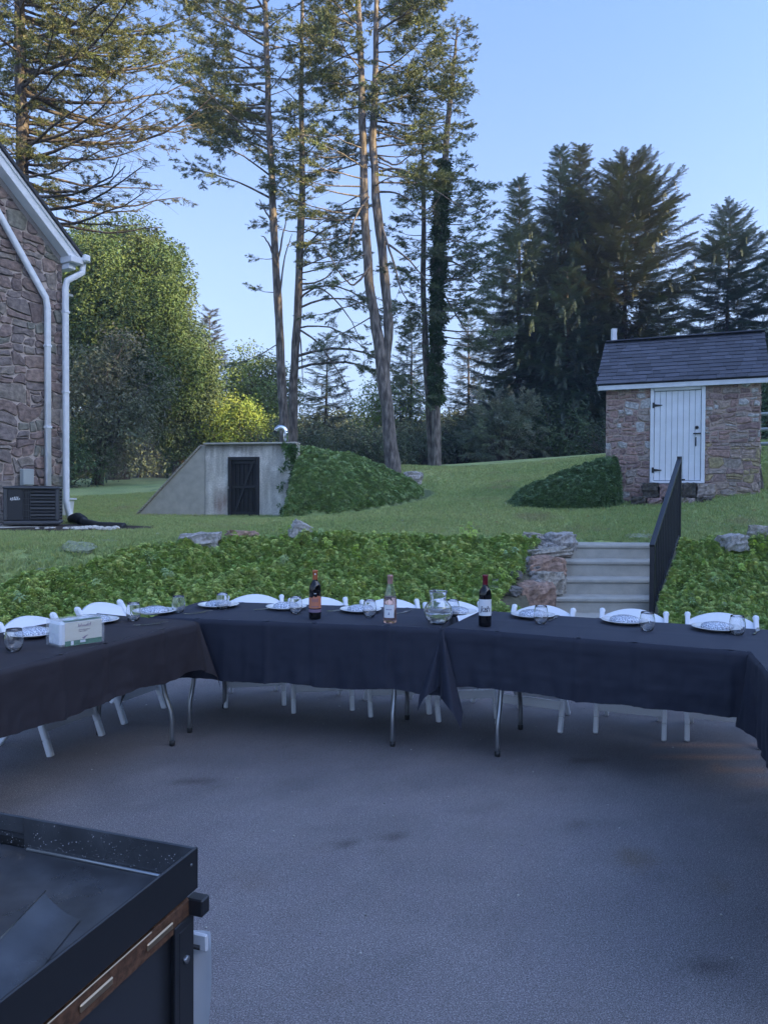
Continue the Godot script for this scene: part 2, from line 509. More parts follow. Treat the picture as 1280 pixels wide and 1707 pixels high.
# ---------------------------------------------------------------- masonry
func clip(poly: PackedVector2Array, n: Vector2, c: float) -> PackedVector2Array:   # keep points with n.p <= c
	var o := PackedVector2Array()
	for i in poly.size():
		var a := poly[i]
		var b := poly[(i + 1) % poly.size()]
		var da := n.dot(a) - c
		var db := n.dot(b) - c
		if da <= 0: o.append(a)
		if (da < 0 and db > 0) or (da > 0 and db < 0): o.append(a.lerp(b, da / (da - db)))
	return o

func inside(outline: PackedVector2Array, p: Vector2) -> bool:
	return Geometry2D.is_point_in_polygon(p, outline)

func rubble(parent: Node, xf: Transform3D, outline: PackedVector2Array, course: float, long: float, joint: float, proud: float, mats: Array, sd: int) -> int:
	# roughly coursed stones in a convex outline: a rectangle split again and again into uneven blocks, the joints then bent by a slow warp
	rng.seed = sd
	var warp := FastNoiseLite.new()
	warp.seed = sd
	warp.frequency = 0.55 / long
	var lo := outline[0]
	var hi := outline[0]
	for p in outline:
		lo = lo.min(p); hi = hi.max(p)
	var todo := [Rect2(lo - Vector2(0.2, 0.2), hi - lo + Vector2(0.4, 0.4))]
	var blocks := []
	while todo.size():
		var r: Rect2 = todo.pop_back()
		var tall := course * rf(0.75, 1.9)
		var wide := long * rf(0.7, 1.8)
		if r.size.y > tall and (r.size.y / course > r.size.x / long or r.size.x <= wide):
			var k := rf(0.3, 0.7) if r.size.y < course * 5 else rf(0.42, 0.58)
			todo.append(Rect2(r.position, Vector2(r.size.x, r.size.y * k)))
			todo.append(Rect2(r.position + Vector2(0, r.size.y * k), Vector2(r.size.x, r.size.y * (1 - k))))
		elif r.size.x > wide:
			var k := rf(0.28, 0.72) if r.size.x < long * 5 else rf(0.42, 0.58)
			todo.append(Rect2(r.position, Vector2(r.size.x * k, r.size.y)))
			todo.append(Rect2(r.position + Vector2(r.size.x * k, 0), Vector2(r.size.x * (1 - k), r.size.y)))
		else: blocks.append(r)
	var made := 0
	for r in blocks:
		var g := joint * 0.5 * rf(0.8, 1.3)
		var a: Vector2 = r.position + Vector2(g, g)
		var b: Vector2 = r.end - Vector2(g, g)
		if b.x - a.x < 0.02 or b.y - a.y < 0.015: continue
		var cut := func() -> float: return minf(b.x - a.x, b.y - a.y) * (rf(0.06, 0.15) if rng.randf() < 0.8 else rf(0.2, 0.4))
		var c0: float = cut.call(); var c1: float = cut.call(); var c2: float = cut.call(); var c3: float = cut.call()
		var raw := [Vector2(a.x + c0 * 1.3, a.y), Vector2((a.x + b.x) * 0.5, a.y), Vector2(b.x - c1 * 1.3, a.y), Vector2(b.x, a.y + c1), Vector2(b.x, b.y - c2), Vector2(b.x - c2 * 1.3, b.y), Vector2((a.x + b.x) * 0.5, b.y), Vector2(a.x + c3 * 1.3, b.y), Vector2(a.x, b.y - c3), Vector2(a.x, a.y + c0)]
		var poly := PackedVector2Array()
		for p in raw:
			poly.append(p + Vector2(warp.get_noise_2d(p.x, p.y + 40.0), warp.get_noise_2d(p.x + 90.0, p.y)) * course * 0.55)
		for k in outline.size():
			var e := outline[(k + 1) % outline.size()] - outline[k]
			var nrm := Vector2(e.y, -e.x).normalized()
			poly = clip(poly, nrm, nrm.dot(outline[k]))
			if poly.size() < 3: break
		if poly.size() < 3: continue
		var area := 0.0
		var cen := Vector2.ZERO
		for k in poly.size():
			area += poly[k].cross(poly[(k + 1) % poly.size()]) * 0.5
			cen += poly[k]
		cen /= poly.size()
		if area < course * course * 0.08: continue
		var st := start()
		var n := poly.size()
		var lift := proud * rf(0.5, 1.3)
		var tilt := Vector2(rf(-1, 1), rf(-1, 1)) * proud * 0.6
		var top: Array[Vector3] = []
		var edge: Array[Vector3] = []
		for k in n:
			var q := poly[k].move_toward(cen, rf(0.008, 0.02))
			var rel := (q - cen) / Vector2(long, course)
			top.append(xf * Vector3(q.x, q.y, lift + tilt.dot(rel) + rf(-0.2, 0.2) * proud))
			edge.append(xf * Vector3(poly[k].x, poly[k].y, lift * 0.35 + rf(0.0, 0.2) * proud))
		var mid := xf * Vector3(cen.x + rf(-0.2, 0.2) * r.size.x, cen.y, lift * rf(0.9, 1.3))
		for k in n:
			var k2 := (k + 1) % n
			quad(st, xf * Vector3(poly[k].x, poly[k].y, -0.03), xf * Vector3(poly[k2].x, poly[k2].y, -0.03), edge[k2], edge[k])
			quad(st, edge[k], edge[k2], top[k2], top[k])
			tri(st, mid, top[k], top[k2])
		put("stone", done(st), mats[rng.randi() % mats.size()], parent)
		made += 1
	return made

func rock(size: Vector3, sd: int, rough := 0.22, blocky := 0.5) -> ArrayMesh:
	# a faceted stone: a cube pushed towards a ball, then knocked about
	var n := FastNoiseLite.new()
	n.seed = sd
	n.frequency = 0.9
	var st := start()
	var k := 6
	for f in 6:
		for i in k:
			for j in k:
				var q := []
				for e in [[0, 0], [1, 0], [1, 1], [0, 1]]:
					var u: float = (i + e[0]) * 2.0 / k - 1.0
					var v: float = (j + e[1]) * 2.0 / k - 1.0
					var p: Vector3 = [Vector3(1, u, v), Vector3(-1, v, u), Vector3(v, 1, u), Vector3(u, -1, v), Vector3(u, v, 1), Vector3(v, u, -1)][f]
					p = p.lerp(p.normalized() * 1.2, 1.0 - blocky)
					var w := 1.0 + n.get_noise_3dv(p * 1.3) * rough * 2.0 + n.get_noise_3dv(p * 4.0) * rough * 0.6
					q.append(p * w * size * 0.5)
				quad(st, q[0], q[1], q[2], q[3])
	return done(st)

# ---------------------------------------------------------------- buildings
func axes(origin: Vector3, along: Vector3, out: Vector3) -> Transform3D:
	return Transform3D(Basis(along.normalized(), Vector3.UP, out.normalized()), origin)

func house() -> void:
	var o := thing("stone_house", "tall stone house gable with white rake boards beside the grey cooling unit", "house", Vector3(-5.31, 0.0, -12.4))
	# local frame: x along the gable wall towards its far corner, z out of the wall
	o.transform = axes(Vector3(-5.31, 0.0, -12.4), Vector3(0.504, 0, -0.864), Vector3(0.864, 0, 0.504))
	var half := 3.6
	var eave := 5.42
	var slope := 0.867
	var apex := eave + half * slope
	var wall := start()
	prism(wall, PackedVector2Array([Vector2(-2 * half, 0.3), Vector2(0, 0.3), Vector2(0, eave), Vector2(-half, apex), Vector2(-2 * half, eave)]), -8.0, 0.0)
	put("wall", done(wall), mat.mortar, o)
	var mats := []
	for i in 7: mats.append(mat["house_stone_%d" % i])
	mats.append(mat.house_stone_0); mats.append(mat.house_stone_3)
	rubble(o, Transform3D(), PackedVector2Array([Vector2(-2.2, 0.9), Vector2(-0.012, 0.9), Vector2(-0.012, 5.3), Vector2(-2.2, 7.2)]), 0.19, 0.33, 0.015, 0.028, mats, 71)
	# roof: two slabs that overhang the gable, with white rake boards and a boxed eave return
	var rs := atan(slope)
	for s in [1.0, -1.0]:
		var roof := start()
		var L := (half + 0.2) / cos(rs)
		var xf := Transform3D(Basis(Vector3(0, 0, 1), -s * rs), Vector3(-half, apex + 0.17, 0))
		box(roof, Vector3(s * L * 0.5, 0.03, -3.93), Vector3(L, 0.045, 8.4), 0.0, xf)
		put("roof", done(roof), mat.roof_dark, o)
		var rake := start()
		box(rake, Vector3(s * (L - 0.02) * 0.5, -0.085, 0.2), Vector3(L - 0.04, 0.15, 0.035), 0.006, xf)
		box(rake, Vector3(s * (L - 0.02) * 0.5, -0.022, 0.225), Vector3(L - 0.02, 0.045, 0.03), 0.005, xf)
		put("rake_board", done(rake), mat.white_paint, o)
		var soff := start()
		box(soff, Vector3(s * (L - 0.1) * 0.5, -0.135, 0.1), Vector3(L - 0.14, 0.02, 0.18), 0.0, xf)
		put("soffit", done(soff), mat.white_paint, o)
	var ret := start()
	box(ret, Vector3(0.09, 5.36, 0.02), Vector3(0.24, 0.1, 0.5), 0.008)
	box(ret, Vector3(0.06, 5.26, 0.0), Vector3(0.13, 0.09, 0.36), 0.008)
	put("eave_return", done(ret), mat.white_paint, o)
	var gut := start()
	box(gut, Vector3(0.25, 5.42, -3.62), Vector3(0.12, 0.12, 7.9), 0.02)
	put("gutter", done(gut), mat.white_paint, o)
	var lamp := start()
	box(lamp, Vector3(0.17, 4.85, -0.1), Vector3(0.16, 0.05, 0.12), 0.008)
	box(lamp, Vector3(0.1, 4.9, -0.06), Vector3(0.03, 0.16, 0.03))
	put("eave_light", done(lamp), mat.box_grey, o)
	# downspouts
	var d1 := start(true)
	pipe(d1, [Vector3(-2.6, 7.28, 0.085), Vector3(-1.35, 6.02, 0.085), Vector3(-0.36, 4.66, 0.085), Vector3(-0.33, 4.5, 0.085), Vector3(-0.33, 1.2, 0.085)], 0.088, 0.075)
	put("downspout", done(d1), mat.white_paint, o)
	d1 = start(true)
	pipe(d1, [Vector3(0.25, 5.4, 0.2), Vector3(0.24, 5.2, 0.2), Vector3(0.0, 5.02, 0.13), Vector3(-0.025, 4.9, 0.12), Vector3(-0.02, 1.42, 0.12), Vector3(0.03, 1.16, 0.14), Vector3(0.13, 1.06, 0.2)], 0.088, 0.075)
	put("downspout", done(d1), mat.white_paint, o)
	for y in [2.6, 3.9]:
		put("strap", boxm(Vector3(-0.33, y, 0.088), Vector3(0.1, 0.035, 0.085), 0.004), mat.white_paint, o)
		put("strap", boxm(Vector3(-0.022, y + 0.6, 0.122), Vector3(0.1, 0.035, 0.085), 0.004), mat.white_paint, o)
	var eb := thing("electrical_box", "small grey electrical disconnect box on the stone wall above the cooling unit", "electrical box")
	eb.transform = o.transform
	put("cabinet", boxm(Vector3(-0.72, 1.78, 0.1), Vector3(0.17, 0.27, 0.1), 0.012), mat.box_grey, eb)
	put("lid", boxm(Vector3(-0.72, 1.79, 0.155), Vector3(0.182, 0.25, 0.018), 0.008), mat.box_grey, eb)
	put("conduit", tubem([Vector3(-0.7, 1.66, 0.1), Vector3(-0.7, 1.45, 0.1), Vector3(-0.66, 1.3, 0.2)], [0.022], 8), mat.plastic_black, eb)
	put("conduit", tubem([Vector3(-0.76, 1.66, 0.1), Vector3(-0.76, 1.3, 0.12)], [0.018], 8), mat.plastic_black, eb)

func pipe(st: SurfaceTool, pts: Array, w: float, d: float) -> void:   # rectangular downspout with rounded arrises
	var n := pts.size()
	var rings := []
	for k in n:
		var t: Vector3 = (pts[mini(k + 1, n - 1)] - pts[maxi(k - 1, 0)]).normalized()
		var z := Vector3(0, 0, 1)
		z = (z - t * t.dot(z)).normalized()
		var x := t.cross(z) * -1.0
		var ring := []
		for q in [[-0.5, -0.36], [-0.36, -0.5], [0.36, -0.5], [0.5, -0.36], [0.5, 0.36], [0.36, 0.5], [-0.36, 0.5], [-0.5, 0.36]]:
			ring.append(pts[k] + x * q[0] * w + z * q[1] * d)
		rings.append(ring)
	for k in n - 1:
		for j in 8:
			quad(st, rings[k][j], rings[k + 1][j], rings[k + 1][(j + 1) % 8], rings[k][(j + 1) % 8])
	for j in range(1, 7): tri(st, rings[0][0], rings[0][j], rings[0][j + 1])
	for j in range(1, 7): tri(st, rings[-1][0], rings[-1][j + 1], rings[-1][j])

func text(parent: Node, called: String, s: String, height: float, m: Material, xf: Transform3D, font := "Droid Sans", slant := 0.0) -> void:
	var t := TextMesh.new()
	t.text = s
	var f := SystemFont.new()
	f.font_names = PackedStringArray([font])
	t.font = f
	t.font_size = 32
	t.pixel_size = height / 24.0
	t.depth = 0.0012
	t.curve_step = 1.0
	var o := MeshInstance3D.new()
	o.name = called
	o.mesh = t
	o.material_override = m
	parent.add_child(o, true)
	o.transform = xf * Transform3D(Basis(Vector3(1, 0, 0), Vector3(slant, 1, 0), Vector3(0, 0, 1)), Vector3.ZERO)

func cooling_unit() -> void:
	var o := thing("cooling_unit", "dark grey air conditioning condenser on a slab against the stone house", "air conditioner")
	o.transform = axes(Vector3(-5.2, 1.03, -11.15), Vector3(0.94, 0, -0.34), Vector3(0.34, 0, 0.94))
	var w := 0.74
	var h := 0.52
	put("pad", boxm(Vector3(0.02, -0.02, -0.02), Vector3(1.02, 0.09, 0.98), 0.015), mat.concrete, o)
	put("base", boxm(Vector3(0, 0.075, 0), Vector3(w + 0.02, 0.06, w + 0.02), 0.02), mat.unit_grey, o)
	put("coil", boxm(Vector3(0, h * 0.5 + 0.08, 0), Vector3(w - 0.07, h - 0.06, w - 0.07)), mat.unit_dark, o)
	put("top_cap", boxm(Vector3(0, h + 0.06, 0), Vector3(w + 0.015, 0.045, w + 0.015), 0.018), mat.unit_grey, o)
	var gr := start(true)
	for r in [0.1, 0.15, 0.2, 0.25, 0.3]:
		var ring := []
		for k in 25: ring.append(Vector3(cos(TAU * k / 24) * r, h + 0.088, sin(TAU * k / 24) * r))
		tube(gr, ring, [0.004], 4, false)
	put("fan_grille", done(gr), mat.unit_dark, o)
	for sx in [-1, 1]:
		for sz in [-1, 1]:
			put("corner_post", boxm(Vector3(sx * (w * 0.5 - 0.03), h * 0.5 + 0.08, sz * (w * 0.5 - 0.03)), Vector3(0.06, h - 0.06, 0.06), 0.012), mat.unit_grey, o)
	# louvred front: a badge panel, an open grille and a wide louvred panel
	put("badge_panel", boxm(Vector3(-0.21, h * 0.5 + 0.08, w * 0.5 - 0.022), Vector3(0.2, h - 0.07, 0.02), 0.004), mat.unit_dark, o)
	for k in 9:
		put("louvre", boxm(Vector3(0.15, 0.14 + k * 0.048, w * 0.5 - 0.016), Vector3(0.33, 0.03, 0.03), 0.004, Transform3D(Basis(), Vector3.ZERO)), mat.unit_grey if k % 2 else mat.unit_dark, o)
	for k in 5: put("grille_wire", boxm(Vector3(-0.06, 0.17 + k * 0.085, w * 0.5 - 0.012), Vector3(0.11, 0.008, 0.012)), mat.unit_grey, o)
	for k in 4: put("grille_wire", boxm(Vector3(-0.1 + k * 0.028, h * 0.5 + 0.08, w * 0.5 - 0.014), Vector3(0.006, h - 0.08, 0.01)), mat.unit_grey, o)
	for k in 9: put("louvre", boxm(Vector3(w * 0.5 - 0.014, 0.14 + k * 0.048, 0), Vector3(0.026, 0.026, w - 0.12), 0.004), mat.unit_grey, o)
	scribble(o, 0.13, 0.05, 6, mat.label_white, Transform3D(Basis(), Vector3(-0.22, h * 0.66 + 0.06, w * 0.5 - 0.011)))
	# garden bed, hose and stones
	var st := start(true)
	var bedp := func(a: float, t: float) -> Vector3:
		var p := Vector2(-4.95, -10.9) + Vector2(cos(a) * 1.6, sin(a) * 0.72 * (1.0 + 0.12 * sin(a * 3))).rotated(-0.1) * t
		return Vector3(p.x, gh(p.x, p.y) + 0.03 * (1.0 - t * t) + 0.012 + 0.012 * nz.get_noise_2d(p.x * 300, p.y * 300), p.y)
	for k in 60:
		for r in 10:
			quad(st, bedp.call(TAU * k / 60, r / 10.0), bedp.call(TAU * k / 60, (r + 1) / 10.0), bedp.call(TAU * (k + 1) / 60, (r + 1) / 10.0), bedp.call(TAU * (k + 1) / 60, r / 10.0))
	tag(put("mulch_bed", done(st), mat.mulch), "dark mulch bed under the cooling unit", "", "", "structure")
	var h1 := thing("drain_hose", "black corrugated drain hose lying from the downspout over the grass", "hose")
	var pts := []
	var rad := []
	var path := [Vector3(-5.0, 1.12, -12.05), Vector3(-4.75, 1.16, -11.65), Vector3(-4.5, 1.1, -11.3), Vector3(-4.2, 1.06, -11.05), Vector3(-3.75, 1.06, -10.85)]
	for k in 81:
		var t := k / 80.0 * 3.999
		var i := int(t)
		var a: Vector3 = path[i].lerp(path[i + 1], t - i)
		a.y = maxf(a.y, gh(a.x, a.z) + 0.04)
		pts.append(a)
		rad.append((0.085 if k < 34 else 0.06) * (1.0 if k % 2 else 0.86))
	put("ribbed_pipe", tubem(pts, rad, 10), mat.plastic_black, h1)
	rng.seed = 12
	for k in 22:
		var t := k / 21.0
		var p := Vector3(lerpf(-4.62, -3.78, t) + rf(-0.05, 0.05), 0, lerpf(-10.55, -10.75, t) + rf(-0.16, 0.14) * (0.3 + t))
		if k < 3: p.x -= 0.1 * (3 - k)
		p.y = gh(p.x, p.z) + 0.025
		var s := rf(0.05, 0.1)
		var r := put("edging_stone", rock(Vector3(s * 1.3, s * 0.7, s), 300 + k, 0.2, 0.25), mat.white_rock)
		r.position = p
		r.rotation.y = rf(0, 6)
		tag(r, "pale rounded edging stone in the row below the black drain hose", "stone", "edging stones along the mulch bed")
	var ss := [[Vector3(-3.45, 0, -7.75), "flat stepping stone in the grass nearest the table end", 0.2], [Vector3(-3.38, 0, -8.3), "flat stepping stone between the lowest one and the mulch bed", 0.18], [Vector3(-3.3, 0, -8.95), "small flat stepping stone nearest the pale edging stones", 0.16], [Vector3(3.56, 0, -10.35), "flat grey stepping stone in the lawn above the concrete steps", 0.24]]
	for q in ss:
		var p: Vector3 = q[0]
		var r := put("stepping_stone", rock(Vector3(q[2] * 1.8, 0.05, q[2] * 1.3), 40 + int(p.z * 3), 0.12, 0.5), mat.mossy_slab)
		var e := 0.15
		var nrm := Vector3(gh(p.x - e, p.z) - gh(p.x + e, p.z), 2 * e, gh(p.x, p.z - e) - gh(p.x, p.z + e)).normalized()
		r.transform = Transform3D(Basis(Quaternion(Vector3.UP, nrm)), Vector3(p.x, gh(p.x, p.z) + 0.001, p.z))
		tag(r, q[1], "stepping stone", "stepping stones in the lawn")
	var b := thing("bench", "white bench end showing behind the corner of the stone house", "bench", Vector3(-7.15, 0.0, -16.2))
	b.position.y = gh(-7.15, -16.2)
	put("seat", boxm(Vector3(0, 0.42, 0), Vector3(0.9, 0.04, 0.36), 0.008), mat.white_paint, b)
	for s in [-0.36, 0.32]:
		var lg := start()
		prism(lg, PackedVector2Array([Vector2(s - 0.05, 0), Vector2(s + 0.05, 0), Vector2(s + 0.09, 0.4), Vector2(s - 0.09, 0.4)]), -0.14, 0.14)
		put("leg", done(lg), mat.white_paint, b)

func shed() -> void:
	var o := thing("stone_shed", "small stone shed with dark shingle roof and white plank door", "shed")
	# local frame: x along the front from its left corner, z out of the front
	o.transform = axes(Vector3(4.15, 0, -14.1), Vector3(0.922, 0, 0.387), Vector3(-0.387, 0, 0.922))
	var w := 2.59
	var dep := 2.5
	var top := 3.56
	var core := start()
	# walls round the doorway, with real thickness
	for q in [[0.0, 0.79], [1.71, w]]: box(core, Vector3((q[0] + q[1]) * 0.5, (top + 0.9) * 0.5, -0.2), Vector3(q[1] - q[0], top - 0.9, 0.4))
	box(core, Vector3(1.25, 1.33, -0.2), Vector3(0.92, 0.86, 0.4))
	for x in [0.18, w - 0.18]: box(core, Vector3(x, (top + 0.9) * 0.5, -0.4 - (dep - 0.4) * 0.5), Vector3(0.36, top - 0.9, dep - 0.4))
	box(core, Vector3(w * 0.5, (top + 0.9) * 0.5, -dep + 0.16), Vector3(w - 0.72, top - 0.9, 0.32))
	put("wall", done(core), mat.mortar_pink, o)
	var mats := []
	for i in 8: mats.append(mat["shed_stone_%d" % i])
	rubble(o, Transform3D(), PackedVector2Array([Vector2(0.0, 1.15), Vector2(0.785, 1.15), Vector2(0.785, top), Vector2(0.0, top)]), 0.115, 0.22, 0.018, 0.024, [mats[0], mats[1], mats[3], mats[1], mats[5], mats[6], mats[0]], 22)
	rubble(o, Transform3D(), PackedVector2Array([Vector2(1.715, 1.15), Vector2(w, 1.15), Vector2(w, 2.5), Vector2(1.715, 2.5)]), 0.11, 0.27, 0.012, 0.024, [mats[4], mats[2], mats[3], mats[7], mats[1], mats[0]], 33)
	rubble(o, Transform3D(), PackedVector2Array([Vector2(1.715, 2.51), Vector2(w, 2.51), Vector2(w, top), Vector2(1.715, top)]), 0.11, 0.24, 0.02, 0.024, [mats[0], mats[5], mats[3], mats[6], mats[1], mats[2]], 37)
	rubble(o, axes(Vector3(w, 0, 0), Vector3(0, 0, -1), Vector3(1, 0, 0)), PackedVector2Array([Vector2(0.0, 1.3), Vector2(1.3, 1.3), Vector2(1.3, top), Vector2(0.0, top)]), 0.16, 0.36, 0.014, 0.02, [mats[0], mats[3]], 38)
	var gab := start()
	for x in [0.02, w - 0.22]:
		prism(gab, PackedVector2Array([Vector2(-0.0, top), Vector2(dep, top), Vector2(dep * 0.5, top + 0.98)]), 0, 0.2, axes(Vector3(x + 0.2, 0, 0), Vector3(0, 0, -1), Vector3(-1, 0, 0)))
	put("gable", done(gab), mat.mortar_pink, o)
	# roof
	var rise := 0.98
	var run := dep * 0.5 + 0.16
	var ang := atan2(rise + 0.05, run)
	var L := run / cos(ang)
	var ridge := Vector3(w * 0.5, top + rise + 0.12, -dep * 0.5)
	var x0 := -0.16
	var x1 := w + 0.12
	for s in [1.0, -1.0]:
		var xf := Transform3D(Basis(Vector3(1, 0, 0), s * ang), ridge)
		put("roof", boxm(Vector3(0, -0.03, s * L * 0.5), Vector3(x1 - x0, 0.03, L), 0.0, xf), mat.roof_dark, o)
		put("rake_board", boxm(Vector3(x1 - w * 0.5 - 0.025, -0.09, s * L * 0.5), Vector3(0.03, 0.12, L - 0.02), 0.004, xf), mat.white_paint, o)
		put("rake_board", boxm(Vector3(x0 - w * 0.5 + 0.025, -0.09, s * L * 0.5), Vector3(0.03, 0.12, L - 0.02), 0.004, xf), mat.white_paint, o)
	# shingle tabs on the slope that shows, each its own piece
	rng.seed = 5
	var sxf := Transform3D(Basis(Vector3(1, 0, 0), ang), ridge)
	var rows := 12
	for r in rows:
		var x := x0 - w * 0.5 - rf(0.0, 0.12)
		while x < x1 - w * 0.5:
			var wd := rf(0.11, 0.3)
			var a := maxf(x, x0 - w * 0.5 - 0.012)
			var b := minf(x + wd, x1 - w * 0.5 + 0.012)
			x += wd + 0.004
			if b - a < 0.03: continue
			var zz := L * (r + 0.5) / rows
			var th := rf(0.012, 0.02)
			var tilt := Transform3D(Basis(Vector3(1, 0, 0), -0.09), Vector3((a + b) * 0.5, 0.0, zz))
			put("shingle", boxm(Vector3(0, th * 0.5, 0.01), Vector3(b - a, th, L / rows + 0.03), 0.003, sxf * tilt), mat["shingle_%d" % (rng.randi() % 5)], o)
	put("ridge_cap", boxm(Vector3(w * 0.5, ridge.y + 0.028, ridge.z), Vector3(x1 - x0 + 0.02, 0.025, 0.2), 0.008), mat.shingle_0, o)
	put("fascia", boxm(Vector3(w * 0.5, top + 0.0, 0.135), Vector3(x1 - x0 - 0.03, 0.085, 0.03), 0.004), mat.white_paint, o)
	put("eave_soffit", boxm(Vector3(w * 0.5, top + 0.02, 0.06), Vector3(x1 - x0 - 0.06, 0.02, 0.12)), mat.white_paint, o)
	# door: frame, seven boards, hinges, lock
	var dy := 1.79
	var dh := 1.74
	var door := Node3D.new()
	door.name = "door"
	o.add_child(door)
	for x in [0.82, 1.68]: put("frame_post", boxm(Vector3(x, dy + dh * 0.5, 0.035), Vector3(0.065, dh, 0.07), 0.006), mat.door_paint, door)
	put("frame_head", boxm(Vector3(1.25, dy + dh - 0.03, 0.037), Vector3(0.79, 0.06, 0.07), 0.006), mat.door_paint, door)
	put("sill", boxm(Vector3(1.25, dy + 0.02, 0.045), Vector3(0.86, 0.045, 0.1), 0.006), mat.door_paint, door)
	put("backing", boxm(Vector3(1.25, dy + dh * 0.5, -0.005), Vector3(0.8, dh - 0.06, 0.02)), mat.seam, door)
	var nb := 8
	var bw := 0.786 / nb
	for k in nb:
		var a := 0.857 + k * bw
		put("plank", boxm(Vector3(a + bw * 0.5, dy + 0.05 + (dh - 0.115) * 0.5, 0.016 + (0.002 if k % 3 == 1 else 0.0)), Vector3(bw - 0.005, dh - 0.125, 0.026), 0.005), mat.door_paint, door)
	for y in [dy + 0.24, dy + dh - 0.32]:
		var hg := start()
		box(hg, Vector3(0.84, y, 0.076), Vector3(0.035, 0.1, 0.014), 0.003)
		prism(hg, PackedVector2Array([Vector2(0.85, y - 0.025), Vector2(0.99, y - 0.006), Vector2(0.99, y + 0.006), Vector2(0.85, y + 0.025)]), 0.034, 0.046)
		put("hinge", done(hg), mat.black_iron, door)
	var kn := start(true)
	lathe(kn, [Vector2(0.03, -0.02), Vector2(0.03, 0.0), Vector2(0.024, 0.022), Vector2(0, 0.026)], 14)
	var knob := put("lock_cylinder", done(kn), mat.black_iron, door)
	knob.transform = Transform3D(Basis(Vector3(1, 0, 0), PI / 2), Vector3(1.575, dy + 1.0, 0.045))
	put("bolt", boxm(Vector3(1.58, dy + 0.89, 0.06), Vector3(0.13, 0.022, 0.03), 0.004), mat.black_iron, door)
	put("handle", tubem([Vector3(1.56, dy + 0.82, 0.035), Vector3(1.56, dy + 0.8, 0.075), Vector3(1.56, dy + 0.7, 0.075), Vector3(1.56, dy + 0.67, 0.035)], [0.01], 8), mat.black_iron, door)
	put("foot_latch", boxm(Vector3(1.36, dy + 0.065, 0.05), Vector3(0.06, 0.025, 0.03), 0.004), mat.black_iron, door)
	# steps of dark stone below the door
	rng.seed = 77
	var n := 0
	for row in [[1.66, 0.26, 0.66, 1.9, 4, 0.36], [1.44, 0.2, 0.5, 1.84, 5, 0.64]]:
		var x: float = row[2]
		for k in row[4]:
			var wd: float = (row[3] - row[2]) / row[4]
			var st := put("step_stone", rock(Vector3(wd * rf(0.86, 0.97), row[1], row[5] * rf(0.9, 1.05)), 500 + n, 0.12, 0.8), [mat.dark_stone, mat.shed_stone_5, mat.dark_stone, mat.shed_stone_3][n % 4], o)
			st.position = Vector3(x + wd * 0.5, row[0] - 0.02 * (k % 2), 0.04 + row[5] * 0.35)
			x += wd
			n += 1
	var v := thing("vent_pipe", "white square pipe standing behind the left end of the shingle roof", "pipe")
	put("shaft", boxm(Vector3(4.72, 3.75, -15.55), Vector3(0.1, 2.5, 0.1), 0.008), mat.white_paint, v)
	put("cap", boxm(Vector3(4.72, 5.0, -15.55), Vector3(0.108, 0.015, 0.108), 0.003), mat.white_paint, v)
	var pl := put("leaning_board", boxm(Vector3(0, 0.42, 0), Vector3(0.2, 0.86, 0.03), 0.005, Transform3D(Basis(Vector3(0, 0, 1), 0.16), Vector3.ZERO)), mat.bark_dark)
	pl.position = Vector3(6.72, 1.58, -13.45)
	tag(pl, "dark weathered board leaning on the far side of the stone shed", "board")
	# rail fence
	var f := thing("rail_fence", "weathered split rail fence beyond the stone shed", "fence")
	for k in 3:
		var p := Vector3(9.0 + k * 2.6, 0, -18.3 + k * 0.35)
		p.y = gh(p.x, p.z)
		put("post", boxm(Vector3(0, 0.5, 0), Vector3(0.14, 1.15, 0.12), 0.015, Transform3D(Basis(), p)), mat.bark_grey, f)
		if k < 2:
			var p2 := Vector3(9.0 + (k + 1) * 2.6, 0, -18.3 + (k + 1) * 0.35)
			p2.y = gh(p2.x, p2.z)
			for y in [0.2, 0.55, 0.92]: put("rail", tubem([p + Vector3(-0.3, y, 0.02), (p + p2) * 0.5 + Vector3(0, y - 0.03, 0), p2 + Vector3(0.2, y, 0.02)], [0.05, 0.06, 0.045], 6), mat.box_grey, f)

